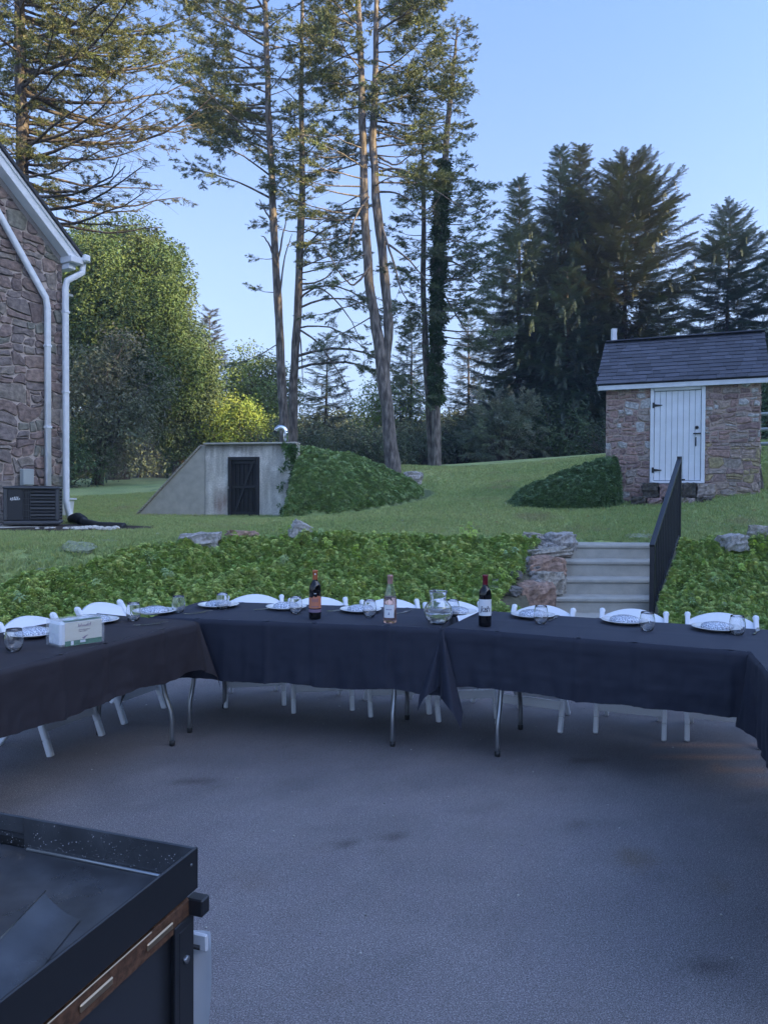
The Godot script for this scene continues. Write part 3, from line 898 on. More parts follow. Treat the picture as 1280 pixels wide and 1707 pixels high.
func cellar() -> void:
	var o := thing("root_cellar", "grey concrete root cellar front with sloping wing wall and black door", "root cellar")
	# local frame: x along the face from the crease, z out of it
	o.transform = axes(Vector3(-4.35, 0, -18.28), Vector3(0.978, 0, 0.21), Vector3(-0.21, 0, 0.978))
	var w := 2.32
	var st := start()
	var top := 2.76
	# face: pieces round the door opening, finely cut so that its staining can follow the surface
	var door_a := 0.6
	var door_b := 1.4
	var dtop := 2.46
	var base := 0.7
	var face := start()
	var stain := func(p: Vector2, wing: bool) -> Color:
		var c := Color(0.52, 0.49, 0.44)
		var run := nz2.get_noise_2d(p.x * 260, p.y * 18)
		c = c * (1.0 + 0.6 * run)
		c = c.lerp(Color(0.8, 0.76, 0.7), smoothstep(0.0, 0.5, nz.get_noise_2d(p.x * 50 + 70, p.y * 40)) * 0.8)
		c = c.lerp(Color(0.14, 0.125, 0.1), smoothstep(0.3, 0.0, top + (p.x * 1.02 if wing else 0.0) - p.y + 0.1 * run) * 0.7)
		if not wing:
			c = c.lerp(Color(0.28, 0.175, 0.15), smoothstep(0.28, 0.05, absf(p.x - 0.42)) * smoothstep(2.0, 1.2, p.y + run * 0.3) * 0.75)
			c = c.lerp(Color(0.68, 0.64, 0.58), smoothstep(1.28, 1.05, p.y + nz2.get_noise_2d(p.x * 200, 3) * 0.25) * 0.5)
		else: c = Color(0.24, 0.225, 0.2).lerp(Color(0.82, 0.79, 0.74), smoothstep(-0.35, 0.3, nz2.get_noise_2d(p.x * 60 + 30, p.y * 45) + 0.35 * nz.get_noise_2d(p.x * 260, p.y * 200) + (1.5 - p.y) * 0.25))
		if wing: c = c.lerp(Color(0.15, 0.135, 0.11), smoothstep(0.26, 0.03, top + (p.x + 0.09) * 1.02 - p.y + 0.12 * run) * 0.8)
		c.a = 1.0
		return c
	var grid := func(x0: float, x1: float, y0: float, y1: Callable, z: float, wing: bool):
		var nx := int(ceil((x1 - x0) / 0.05))
		var ny := 34
		for i in nx:
			for j in ny:
				var q := []
				for e in [[0, 0], [1, 0], [1, 1], [0, 1]]:
					var x := lerpf(x0, x1, float(i + e[0]) / nx)
					q.append(Vector2(x, lerpf(y0, y1.call(x), float(j + e[1]) / ny)))
				for t in [[0, 2, 1], [0, 3, 2]]:
					for k in t:
						face.set_color(stain.call(q[k], wing))
						face.add_vertex(Vector3(q[k].x, q[k].y, z + nz.get_noise_2d(q[k].x * 90, q[k].y * 90) * 0.004))
	var flat := func(_x: float) -> float: return top + 0.0 * _x
	grid.call(0.0, door_a, base, flat, 0.0, false)
	grid.call(door_b, w, base, flat, 0.0, false)
	grid.call(door_a, door_b, dtop, flat, 0.0, false)
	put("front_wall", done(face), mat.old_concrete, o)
	# thickness behind the face, its reveal and coping
	for q in [[0.0, door_a, base, top], [door_b, w, base, top], [door_a, door_b, dtop, top]]:
		box(st, Vector3((q[0] + q[1]) * 0.5, (q[2] + q[3]) * 0.5, -0.132), Vector3(q[1] - q[0] - 0.002, q[3] - q[2] - 0.004, 0.25))
	put("wall_body", done(st), mat.concrete, o)
	put("coping", boxm(Vector3(w * 0.5 - 0.01, top + 0.022, -0.1), Vector3(w + 0.04, 0.045, 0.34), 0.01), mat.concrete, o)
	# wing wall running down to the left
	var wing := Node3D.new()
	wing.name = "wing_wall"
	o.add_child(wing)
	wing.transform = Transform3D(Basis(Vector3.UP, 0.06), Vector3(-0.003, 0, -0.004))
	face = start()
	var sl := func(x: float) -> float: return maxf(0.76, top - 0.02 + (x + 0.09) * 1.02 if x < -0.09 else top - 0.02)
	grid.call(-1.9, -0.002, 0.7, sl, 0.0, true)
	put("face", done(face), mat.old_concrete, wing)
	st = start()
	prism(st, PackedVector2Array([Vector2(-1.9, 0.7), Vector2(-0.01, 0.7), Vector2(-0.01, top - 0.03), Vector2(-0.09, top - 0.03), Vector2(-1.9, 0.88)]), -0.25, -0.006)
	put("body", done(st), mat.concrete, wing)
	st = start()
	var cxf := Transform3D(Basis(Vector3(0, 0, 1), atan(1.02)), Vector3(-0.99, 1.83, -0.11))
	box(st, Vector3(0, 0.012, 0), Vector3(2.56, 0.05, 0.3), 0.01, cxf)
	put("sloping_cap", done(st), mat.boulder, wing)
	# the black door: frame, boards, a Z brace
	var door := Node3D.new()
	door.name = "door"
	o.add_child(door)
	for x in [door_a + 0.04, door_b - 0.04]: put("frame_post", boxm(Vector3(x, (1.0 + dtop) * 0.5, 0.0), Vector3(0.08, dtop - 1.0, 0.09), 0.006), mat.black_trim, door)
	put("frame_head", boxm(Vector3(1.0, dtop - 0.04, 0.002), Vector3(0.64, 0.08, 0.09), 0.006), mat.black_trim, door)
	for k in 6: put("board", boxm(Vector3(door_a + 0.13 + k * 0.1067, 1.72, -0.04), Vector3(0.1, 1.38, 0.03), 0.004), mat.black_wood, door)
	for y in [1.1, 1.74, 2.33]: put("rail", boxm(Vector3(1.0, y, -0.008), Vector3(0.6, 0.07, 0.03), 0.005), mat.black_trim, door)
	var bl := Vector2(0.5, 1.16).length()
	put("brace", boxm(Vector3(0, 0, 0), Vector3(0.06, bl, 0.028), 0.005, Transform3D(Basis(Vector3(0, 0, 1), -atan2(0.44, 1.16)), Vector3(1.0, 1.71, -0.005))), mat.black_trim, door)
	put("latch", boxm(Vector3(door_a + 0.02, 1.72, 0.06), Vector3(0.03, 0.06, 0.03), 0.004), mat.steel, door)
	# gooseneck vent
	var v := thing("cellar_vent", "bright metal gooseneck vent pipe on top of the root cellar", "vent pipe", Vector3(-2.4, 2.74, -18.3))
	var pts := [Vector3(0, -0.1, 0), Vector3(0, 0.32, 0)]
	for k in 9:
		var a := PI * 0.92 * k / 8
		pts.append(Vector3(-0.12 + cos(a) * 0.12, 0.33 + sin(a) * 0.13, 0.0))
	put("elbow", tubem(pts, [0.058], 14), mat.chrome, v)
	put("collar", tubem([Vector3(0, 0.3, 0), Vector3(0, 0.34, 0)], [0.062], 14), mat.chrome, v)
	put("mouth", tubem([pts[-1] + Vector3(-0.006, 0.005, 0), pts[-1] + Vector3(-0.012, -0.03, 0)], [0.06], 14), mat.black_trim, v)

# ---------------------------------------------------------------- steps, rail and rocks
func steps() -> void:
	var o := thing("concrete_steps", "flight of pale concrete steps climbing the planted bank", "steps")
	var hs := [0.175, 0.35, 0.54, 0.735, 0.92]
	for i in 5:
		var d := 8.4 + i * 0.3
		var a := stair_left(d)
		var b := stair_right(d)
		var dep := 0.62 if i < 4 else 0.44
		var st := start()
		box(st, Vector3((a + b) * 0.5, hs[i] - 0.03, -d - dep * 0.5), Vector3(b - a, 0.06, dep), 0.018)
		box(st, Vector3((a + b) * 0.5, hs[i] * 0.5 - 0.031, -d - dep * 0.5 - 0.018), Vector3(b - a - 0.012, hs[i] - 0.062, dep - 0.01))
		put("step", done(st), mat.concrete, o)
	var r := thing("stair_railing", "black metal railing with close upright bars beside the concrete steps", "railing")
	var p0 := Vector3(2.97, 0.15, -8.28)
	var p1 := Vector3(3.86, 0.93, -9.83)
	var at := func(t: float, y: float) -> Vector3: return p0.lerp(p1, t) + Vector3(0, y, 0)
	var bar := func(called: String, a: Vector3, b: Vector3, wx: float, wy: float) -> void:
		var t := (b - a).normalized()
		var side := t.cross(Vector3.UP).normalized() if absf(t.y) < 0.95 else Vector3(p1.x - p0.x, 0, p1.z - p0.z).normalized()
		var up := side.cross(t).normalized()
		put(called, boxm(Vector3.ZERO, Vector3(wx, wy, a.distance_to(b)), 0.003, Transform3D(Basis(side, up, -t), (a + b) * 0.5)), mat.black_paint, r)
	bar.call("top_rail", at.call(-0.03, 0.86), at.call(1.01, 1.1), 0.055, 0.03)
	bar.call("under_rail", at.call(0.0, 0.8), at.call(1.0, 1.02), 0.025, 0.025)
	bar.call("bottom_rail", at.call(0.0, 0.1), at.call(1.0, 0.1), 0.03, 0.025)
	bar.call("post", at.call(0.0, -0.15), at.call(0.0, 0.85), 0.055, 0.055)
	bar.call("post", at.call(1.0, -0.1), at.call(1.0, 1.13), 0.055, 0.055)
	for k in 15:
		var t := (k + 1) / 16.0
		bar.call("baluster", at.call(t, 0.1), at.call(t, lerpf(0.8, 1.02, t)), 0.018, 0.018)
	var R := [
		[Vector3(1.74, 0.36, -8.62), Vector3(0.4, 0.34, 0.36), "red_boulder", 3, 0.1, "big reddish block of rock beside the lowest visible step"],
		[Vector3(1.93, 0.5, -8.86), Vector3(0.36, 0.26, 0.3), "boulder", 4, 0.5, "wedge of rock between the two big blocks beside the steps"],
		[Vector3(1.95, 0.66, -9.02), Vector3(0.42, 0.27, 0.36), "red_boulder", 5, -0.05, "reddish block of rock in the middle of the stack by the steps"],
		[Vector3(2.02, 0.83, -9.2), Vector3(0.5, 0.13, 0.4), "boulder", 6, 0.15, "flat grey slab of rock lying on the block by the steps"],
		[Vector3(2.26, 0.95, -9.62), Vector3(0.34, 0.22, 0.32), "grey_boulder", 7, 0.3, "grey pointed rock at the head of the concrete steps"],
		[Vector3(1.95, 0.98, -9.72), Vector3(0.28, 0.14, 0.22), "boulder", 8, 0.7, "low mossy rock at the lawn edge behind the rubble"],
		[Vector3(1.55, 0.12, -8.35), Vector3(0.5, 0.24, 0.34), "red_boulder", 9, 0.0, "low reddish rock at the foot of the stack by the steps"],
		[Vector3(-2.22, 0.93, -9.1), Vector3(0.46, 0.24, 0.36), "grey_boulder", 10, 0.2, "dark lichened boulder at the left end of the planted bank"],
		[Vector3(-1.78, 0.97, -9.4), Vector3(0.36, 0.2, 0.3), "red_boulder", 11, 0.4, "half buried pinkish rock on the bank between two boulders"],
		[Vector3(-1.06, 1.06, -9.46), Vector3(0.25, 0.23, 0.17), "grey_boulder", 12, 0.5, "pale grey slanting boulder on the bank in front of the cellar door"],
		[Vector3(4.3, 0.97, -9.25), Vector3(0.3, 0.2, 0.24), "grey_boulder", 13, 0.2, "lichened boulder on the bank beyond the black railing"],
		[Vector3(4.72, 1.06, -9.45), Vector3(0.26, 0.22, 0.24), "boulder", 14, 1.2, "boulder at the frame edge behind the lichened one"],
		[Vector3(0.8, 2.05, -21.2), Vector3(0.5, 0.36, 0.4), "grey_boulder", 15, 0.3, "pale boulder at the tail of the ivy mound by the double pine"]]
	for q in R:
		var k := put("boulder", rock(q[1], q[3], 0.16, 0.62), mat[q[2]])
		k.position = q[0]
		k.rotation = Vector3(0.08 * sin(q[3]), q[4], (-0.45 if q[3] == 12 else 0.1 * cos(q[3] * 2)))
		tag(k, q[5], "rock", "rocks along the bank")
	rng.seed = 91
	var xf := []
	var co := []
	for k in 90:
		var d := rf(8.4, 9.75)
		var x := stair_left(d) - rf(0.02, 0.62)
		if d > 9.2: x = stair_left(d) - rf(0.0, 0.5)
		var s := rf(0.04, 0.1)
		xf.append(Transform3D(Basis.from_euler(Vector3(rf(0, 6), rf(0, 6), rf(0, 6))).scaled(Vector3(s * 1.3, s, s)), Vector3(x, maxf(gh(x, -d), 0.1 + (d - 8.4) * 0.62) + rf(0.0, 0.06), -d)))
		var g := rf(0.16, 0.38)
		co.append(Color(g, g * 0.93, g * 0.86))
	tag(scatter("rubble", rock(Vector3.ONE, 77, 0.2, 0.5), vc("rubble_stone", 0.95), xf, co, self), "small loose stones between the rocks beside the steps", "", "", "stuff")

# ---------------------------------------------------------------- tables
func drape(L: float, W: float, hang: float, top: float, sd: int, sides := [1, 1, 1, 1], corners := [1, 1, 1, 1], flare := 0.3) -> ArrayMesh:
	# sides: front, right, back, left; corners: front-right, back-right, back-left, front-left. Local frame: x along the front edge, front edge at z = 0, table towards -z
	var n := FastNoiseLite.new()
	n.seed = sd
	n.frequency = 1.0
	var st := start(true)
	var nx := 88
	var nzz := 20
	var crease := func(x: float) -> float:
		var c := 0.0
		for m in [0.17, 0.42, 0.58, 0.83]: c += exp(-pow((x / L - m) / 0.005, 2.0))
		return c
	var topf := func(x: float, z: float) -> Vector3:
		var y: float = top + n.get_noise_2d(x * 2.2, z * 2.2) * 0.0022 + crease.call(x) * 0.004 + exp(-pow((z / W + 0.5) / 0.008, 2.0)) * 0.002
		return Vector3(x, y, z)
	for i in nx:
		for j in nzz:
			var q := []
			for e in [[0, 0], [1, 0], [1, 1], [0, 1]]: q.append(topf.call(lerpf(0.008, L - 0.008, float(i + e[0]) / nx), lerpf(-0.008, -W + 0.008, float(j + e[1]) / nzz)))
			quad(st, q[0], q[1], q[2], q[3])
	# the skirt, followed round the table: [point, outward, hang, is it a corner]
	var per := []
	var cs := [Vector3(0, top, 0), Vector3(L, top, 0), Vector3(L, top, -W), Vector3(0, top, -W)]
	var outs := [Vector3(0, 0, 1), Vector3(1, 0, 0), Vector3(0, 0, -1), Vector3(-1, 0, 0)]
	for s in 4:
		var a: Vector3 = cs[s]
		var b: Vector3 = cs[(s + 1) % 4]
		var m := 110 if s % 2 == 0 else 40
		for k in m + 1:
			per.append([a.lerp(b, float(k) / m), outs[s], hang if sides[s] else 0.02, 0.0, float(k) / m, s])
		if corners[s]:
			var o2: Vector3 = outs[(s + 1) % 4]
			for k in range(1, 14):
				var f := PI * 0.5 * k / 14.0
				var dir: Vector3 = outs[s] * cos(f) + o2 * sin(f)
				per.append([b, dir, hang / maxf(cos(f), sin(f)), sin(2 * f), 0.0, s])
	var rows := 20
	var grid := []
	for q in per:
		var col := []
		var p: Vector3 = q[0]
		for k in rows + 1:
			var t := float(k) / rows
			var s: float = q[2] * t
			var r := 0.012
			var off := 0.0
			var drop := 0.0
			if s < r * 1.5:
				off = r * sin(s / r) - 0.008
				drop = r * (1 - cos(s / r))
			else:
				off = r - 0.008 + 0.004
				drop = s - r * 0.5
			var wave := 0.0
			if q[3] == 0.0:
				var along: float = p.x if q[5] % 2 == 0 else p.z
				var near_end: float = 1.0 - smoothstep(0.0, 0.16, minf(q[4], 1.0 - q[4]))
				wave = s * (0.09 * n.get_noise_2d(along * 2.6, 5.0 + q[5]) + 0.055 * n.get_noise_2d(along * 7.0, 9.0 + s * 2.0)) + near_end * s * 0.09
				wave += n.get_noise_2d(along * 5.0, s * 14.0 + 30.0) * 0.0035 + exp(-pow((s - 0.065) / 0.006, 2.0)) * 0.0035 + exp(-pow((s - 0.24) / 0.006, 2.0)) * 0.0025
				wave += crease.call(p.x) * 0.011 if q[5] % 2 == 0 else 0.0
			else: wave = s * flare * (0.3 + 0.7 * q[3]) + s * 0.06 * sin(q[3] * 9.0)
			var v: Vector3 = p + q[1] * (off + wave) - Vector3(0, drop, 0)
			v.y += n.get_noise_2d(p.x * 1.5 + p.z, 3.0) * 0.025 * t
			col.append(v)
		grid.append(col)
	for i in grid.size():
		var i2 := (i + 1) % grid.size()
		for k in rows:
			quad(st, grid[i][k + 1], grid[i2][k + 1], grid[i2][k], grid[i][k])
	return done(st)

func table(at: Vector3, dir: Vector3, L: float, label: String, cloth_label: String, sd: int, sides: Array, corners: Array, leg_x: Array, hang := 0.385, cloth := "cloth") -> Transform3D:
	var W := 0.76
	var xf := Transform3D(Basis(dir, Vector3.UP, dir.cross(Vector3.UP)), at)
	var t := thing("folding_table", label, "table", Vector3.ZERO, 0, "folding tables set in a horseshoe")
	t.transform = xf
	put("tabletop", boxm(Vector3(L * 0.5, 0.715, -W * 0.5), Vector3(L - 0.012, 0.04, W - 0.012), 0.01), mat.label_white, t)
	for x in leg_x:
		for s in [0, 1]:
			var z0 := -0.1 if s == 0 else -W + 0.1
			var inn := -1.0 if s == 0 else 1.0
			var pts := []
			for k in 15:
				var y := 0.008 + 0.692 * k / 14.0
				var b := smoothstep(0.16, 0.34, y) * 0.45 + smoothstep(0.3, 0.7, y) * 0.55
				pts.append(Vector3(x, y, z0 + inn * 0.13 * b))
			put("leg", tubem(pts, [0.0145], 10), mat.steel, t)
			put("foot_cap", tubem([Vector3(x, 0.0, z0), Vector3(x, 0.03, z0)], [0.0165], 10), mat.plastic_black, t)
		put("leg_crossbar", tubem([Vector3(x, 0.55, -0.22), Vector3(x, 0.55, -W + 0.22)], [0.011], 8), mat.steel, t)
	var c := put("tablecloth", drape(L, W, hang, 0.7425, sd, sides, corners), mat[cloth])
	c.transform = xf
	tag(c, cloth_label, "tablecloth", "dark cloths on the horseshoe tables")
	return xf

# ---------------------------------------------------------------- chairs
func make_chair() -> Node3D:
	var o := thing("folding_chair", "", "chair", Vector3.ZERO, 0, "white folding chairs behind the tables")
	var w := 0.205
	for s in [-1.0, 1.0]:
		# long side: front foot up through the seat to the back post, gently bowed
		var st := start()
		var poly := []
		for k in 9:
			var t := k / 8.0
			poly.append(Vector3(s * w, t * 0.735, 0.2 - 0.4 * t + 0.035 * sin(PI * t)))
		for k in 8:
			var a: Vector3 = poly[k]
			var b: Vector3 = poly[k + 1]
			var d := (b - a).normalized()
			var z := Vector3(1, 0, 0).cross(d)
			box(st, Vector3.ZERO, Vector3(0.03, a.distance_to(b) + 0.004, 0.042), 0.006, Transform3D(Basis(Vector3(1, 0, 0), d, z), (a + b) * 0.5))
		put("back_post" if s < 0 else "back_post", done(st), mat.resin, o)
		var cap := start(true)
		lathe(cap, [Vector2(0.019, -0.012), Vector2(0.0205, 0.0), Vector2(0.015, 0.012), Vector2(0.0, 0.017)], 12)
		var cp := put("post_cap", done(cap), mat.resin, o)
		cp.position = poly[8]
		st = start()
		var f := Vector3(s * (w - 0.034), 0.0, -0.25)
		var g := Vector3(s * (w - 0.034), 0.43, 0.13)
		var dd := (g - f).normalized()
		box(st, Vector3.ZERO, Vector3(0.026, f.distance_to(g), 0.04), 0.006, Transform3D(Basis(Vector3(1, 0, 0), dd, Vector3(1, 0, 0).cross(dd)), (f + g) * 0.5))
		put("rear_leg", done(st), mat.resin, o)
	put("seat", boxm(Vector3(0, 0.425, -0.0), Vector3(0.36, 0.03, 0.37), 0.012), mat.resin, o)
	put("seat_pad", boxm(Vector3(0, 0.448, -0.0), Vector3(0.33, 0.03, 0.33), 0.014), mat.cushion, o)
	put("front_stretcher", boxm(Vector3(0, 0.16, 0.135), Vector3(0.385, 0.06, 0.018), 0.005), mat.resin, o)
	put("rear_stretcher", boxm(Vector3(0, 0.15, -0.118), Vector3(0.32, 0.04, 0.018), 0.005), mat.resin, o)
	# top slat: an arch between the posts
	var st := start(true)
	var n := 18
	for f in [[0.011, 1], [-0.011, -1]]:
		for k in n:
			var q := []
			for e in [[0, 0], [1, 0], [1, 1], [0, 1]]:
				var u := (float(k + e[0]) / n) * 2.0 - 1.0
				var topy := 0.7 + 0.052 * pow(maxf(cos(u * PI * 0.5), 0.0), 0.8)
				var y: float = topy if e[1] else 0.575
				q.append(Vector3(u * (w - 0.012), y, -0.2 + (0.735 - y) * 0.55 + f[0] - 0.02 * (1 - u * u)))
			if f[1] > 0: quad(st, q[0], q[1], q[2], q[3])
			else: quad(st, q[1], q[0], q[3], q[2])
	for k in n:
		var q := []
		for e in [[0, 0.011], [1, 0.011], [1, -0.011], [0, -0.011]]:
			var u := (float(k + e[0]) / n) * 2.0 - 1.0
			var y := 0.7 + 0.052 * pow(maxf(cos(u * PI * 0.5), 0.0), 0.8)
			q.append(Vector3(u * (w - 0.012), y, -0.2 + (0.735 - y) * 0.55 + e[1] - 0.02 * (1 - u * u)))
		quad(st, q[0], q[1], q[2], q[3])
	put("back_slat", done(st), mat.resin, o)
	put("lower_slat", boxm(Vector3(0, 0.52, -0.075), Vector3(0.385, 0.05, 0.016), 0.005), mat.resin, o)
	return o

func chairs() -> void:
	var c0 := make_chair()
	# [back top x, z, facing]
	var spots := [
		[-2.20, -4.62, Vector2(0.93, 0.37), "white folding chair at the outer table, behind the plastic wrapped pack of napkins"],
		[-1.99, -5.24, Vector2(0.93, 0.37), "white folding chair nearest the corner behind the pair of glasses on the outer table"],
		[-0.985, -5.72, Vector2(0.187, 0.982), "white folding chair between the corner plate and the orange labelled bottle"],
		[-0.49, -5.6, Vector2(0.187, 0.982), "white folding chair behind the bottle with the orange label"],
		[0.045, -5.52, Vector2(0.187, 0.982), "white folding chair behind the bottle of pink wine"],
		[0.5, -5.42, Vector2(0.187, 0.982), "white folding chair behind the glass water pitcher"],
		[1.115, -5.22, Vector2(-0.42, 0.907), "white folding chair just past the red capped bottle, at the foot of the steps"],
		[1.695, -5.07, Vector2(-0.36, 0.933), "white folding chair in front of the railing's lower post"],
		[2.22, -4.92, Vector2(-0.36, 0.933), "white folding chair before the leafy bank beyond the railing"],
		[2.62, -2.5, Vector2(-0.95, -0.3), "white folding chair mostly out of view beyond the side table"]]
	for i in spots.size():
		var s: Array = spots[i]
		var f: Vector2 = s[2]
		var turn := atan2(f.x, f.y)
		var at := Vector3(s[0] + f.x * 0.2, 0.0, s[1] + f.y * 0.2)
		if i == 0:
			c0.position = at
			c0.rotation.y = turn
			c0.set_meta("label", s[3])
		else: dup(c0, at, turn, s[3])

# ---------------------------------------------------------------- tableware
func glassware() -> void:
	var T := 0.7445
	# stemless wine glass: one closed skin, outside and inside
	var outer := [Vector2(0.0, 0.0), Vector2(0.024, 0.0), Vector2(0.032, 0.006), Vector2(0.0405, 0.026), Vector2(0.0435, 0.048), Vector2(0.0415, 0.072), Vector2(0.037, 0.096), Vector2(0.035, 0.108)]
	var prof := outer.duplicate()
	for q in [Vector2(0.0343, 0.1085), Vector2(0.0335, 0.108), Vector2(0.0355, 0.096), Vector2(0.04, 0.072), Vector2(0.042, 0.048), Vector2(0.0388, 0.027), Vector2(0.03, 0.011), Vector2(0.022, 0.007), Vector2(0.0, 0.007)]: prof.append(q)
	var gl := lathem(prof, 32)
	var G := [
		[-1.79, -3.626, "stemless wine glass nearest the plate beside the napkin pack"], [-1.514, -4.535, "stemless wine glass just past the napkin pack, on the near side of a plate"],
		[-1.333, -4.872, "stemless wine glass on the far side of the plate by the table corner"], [-1.078, -5.012, "stemless wine glass in front of the plate at the table corner"],
		[-0.568, -4.85, "stemless wine glass just beside the bottle with the orange label"], [-0.087, -4.722, "stemless wine glass just beside the bottle of pink wine"],
		[0.44, -4.76, "stemless wine glass half hidden by the water pitcher"], [0.949, -4.511, "stemless wine glass beside the red capped bottle's neighbouring plate"],
		[1.511, -4.286, "stemless wine glass below the railing, by the middle plate of three"], [1.972, -4.17, "stemless wine glass nearest the horseshoe's inner corner"]]
	for q in G:
		var g := put("wine_glass", gl, mat.glass)
		g.position = Vector3(q[0], T + 0.001, q[1])
		tag(g, q[2], "wine glass", "stemless wine glasses on the tables")
	# dinner plate, printed side plate bowl laid on it
	var plate_p := [Vector2(0.0, 0.0), Vector2(0.075, 0.0), Vector2(0.085, 0.004), Vector2(0.132, 0.017), Vector2(0.138, 0.0195), Vector2(0.1385, 0.022), Vector2(0.134, 0.0225), Vector2(0.095, 0.012), Vector2(0.08, 0.0085), Vector2(0.0, 0.0085)]
	var pm := lathem(plate_p, 48)
	var dome := [Vector2(0.083, 0.012), Vector2(0.088, 0.016), Vector2(0.086, 0.026), Vector2(0.072, 0.037), Vector2(0.048, 0.044), Vector2(0.022, 0.0465), Vector2(0.0, 0.047)]
	var dm := lathem(dome, 40)
	var Pl := [
		[-1.89, -4.03, "white plate beside the plastic wrapped pack of napkins"], [-1.72, -4.46, "white plate hidden behind the plastic wrapped pack of napkins"],
		[-1.475, -4.83, "white plate between two glasses on the outer table"], [-1.13, -5.13, "white plate at the corner where two tables meet"],
		[-0.655, -5.05, "white plate next to the bottle with the orange label"], [-0.15, -4.95, "white plate behind the glass beside the pink wine"],
		[0.47, -4.88, "white plate behind the water pitcher"], [0.95, -4.76, "white plate past the red capped bottle"],
		[1.47, -4.56, "white plate on the table below the railing"], [1.93, -4.33, "white plate nearest the horseshoe's inner corner"]]
	for i in Pl.size():
		var q: Array = Pl[i]
		var p := put("dinner_plate", pm, mat.china)
		p.position = Vector3(q[0], T, q[1])
		tag(p, q[2], "plate", "white plates laid on the tables")
		var d := put("patterned_bowl", dm, mat.printed)
		d.position = Vector3(q[0], T, q[1])
		d.rotation.y = i * 1.3
		tag(d, "dark blue printed bowl on the " + String(q[2]), "bowl", "printed bowls on the plates")
	# forks
	var st := start()
	for k in 10:
		var t := k / 9.0
		var t2 := (k + 1) / 9.0
		if k == 9: break
		var wy := func(u: float) -> Vector2: return Vector2(lerpf(0.009, 0.004, smoothstep(0.0, 0.5, u)) if u < 0.7 else lerpf(0.004, 0.011, smoothstep(0.7, 0.85, u)), 0.003 + 0.012 * pow(absf(u - 0.45) * 1.2, 2.0))
		var a: Vector2 = wy.call(t)
		var b: Vector2 = wy.call(t2)
		quad(st, Vector3(-a.x, a.y, -t * 0.15), Vector3(a.x, a.y, -t * 0.15), Vector3(b.x, b.y, -t2 * 0.15), Vector3(-b.x, b.y, -t2 * 0.15))
		quad(st, Vector3(a.x, a.y - 0.002, -t * 0.15), Vector3(-a.x, a.y - 0.002, -t * 0.15), Vector3(-b.x, b.y - 0.002, -t2 * 0.15), Vector3(b.x, b.y - 0.002, -t2 * 0.15))
	for k in 4: box(st, Vector3(-0.0085 + k * 0.0057, 0.011, -0.172), Vector3(0.0028, 0.002, 0.045))
	var fm := done(st)
	var F := [[-1.28, -4.78, "fork beside the far glass on the outer table"], [-0.86, -4.98, "fork between the corner plate and the orange labelled bottle"], [-0.37, -4.93, "fork past the bottle with the orange label"], [0.055, -4.83, "fork just behind the pink wine"], [0.62, -4.76, "fork between the pitcher and the red capped bottle"], [1.02, -4.6, "fork past the glass below the concrete steps"], [2.07, -4.18, "fork at the horseshoe's inner corner"], [-1.45, -4.35, "fork lying by the end of the napkin pack"]]
	for i in F.size():
		var q: Array = F[i]
		var f := put("fork", fm, mat.silver)
		f.position = Vector3(q[0], T + 0.001, q[1])
		f.rotation.y = [-1.0, -0.9, -0.9, -0.8, -0.6, -0.5, -0.6, -1.1][i]
		tag(f, q[2], "fork", "forks on the tables")
	# bottles
	var bordeaux := [Vector2(0.0, 0.004), Vector2(0.03, 0.0), Vector2(0.037, 0.004), Vector2(0.0375, 0.012), Vector2(0.0375, 0.185), Vector2(0.036, 0.202), Vector2(0.029, 0.22), Vector2(0.0195, 0.234), Vector2(0.0152, 0.248), Vector2(0.0142, 0.28), Vector2(0.0142, 0.3), Vector2(0.0, 0.301)]
	var burg := [Vector2(0.0, 0.004), Vector2(0.033, 0.0), Vector2(0.04, 0.005), Vector2(0.0405, 0.014), Vector2(0.0405, 0.125), Vector2(0.0385, 0.15), Vector2(0.0325, 0.178), Vector2(0.024, 0.205), Vector2(0.0172, 0.23), Vector2(0.0145, 0.25), Vector2(0.0142, 0.285), Vector2(0.0, 0.286)]
	var sleeve := func(r: float, y0: float, y1: float, a0: float, a1: float) -> ArrayMesh:
		var s := start(true)
		lathe(s, [Vector2(r, y0), Vector2(r, y1)], 28, Vector3.ZERO, a0, a1)
		return done(s)
	var capsule := func(y0: float, y1: float, r: float) -> ArrayMesh:
		return lathem([Vector2(r, y0), Vector2(r, y1 - 0.012), Vector2(r + 0.0012, y1 - 0.01), Vector2(r + 0.0012, y1 - 0.002), Vector2(r - 0.002, y1), Vector2(0, y1)], 20)
	var b1 := thing("wine_bottle", "dark wine bottle with an orange label and orange cap", "wine bottle", Vector3(-0.424, T, -4.64), 0.1)
	put("body", lathem(bordeaux, 32), mat.wine_dark, b1)
	put("capsule", capsule.call(0.245, 0.304, 0.0158), mat.foil_orange, b1)
	put("label", sleeve.call(0.0379, 0.07, 0.135, -1.5, 1.5), mat.label_orange, b1)
	put("label_band", sleeve.call(0.0379, 0.045, 0.064, -1.5, 1.5), mat.ink_plum, b1)
	var slash := start()
	for k in 10:
		var a := -1.2 + k * 0.22
		var h := 0.135 + 0.012 * k / 9.0 + 0.004 * sin(k * 2.0)
		quad(slash, Vector3(sin(a) * 0.0381, 0.13, cos(a) * 0.0381), Vector3(sin(a + 0.22) * 0.0381, 0.13, cos(a + 0.22) * 0.0381), Vector3(sin(a + 0.22) * 0.0381, h + 0.0015, cos(a + 0.22) * 0.0381), Vector3(sin(a) * 0.0381, h, cos(a) * 0.0381))
	put("label_print", done(slash), mat.label_orange, b1)
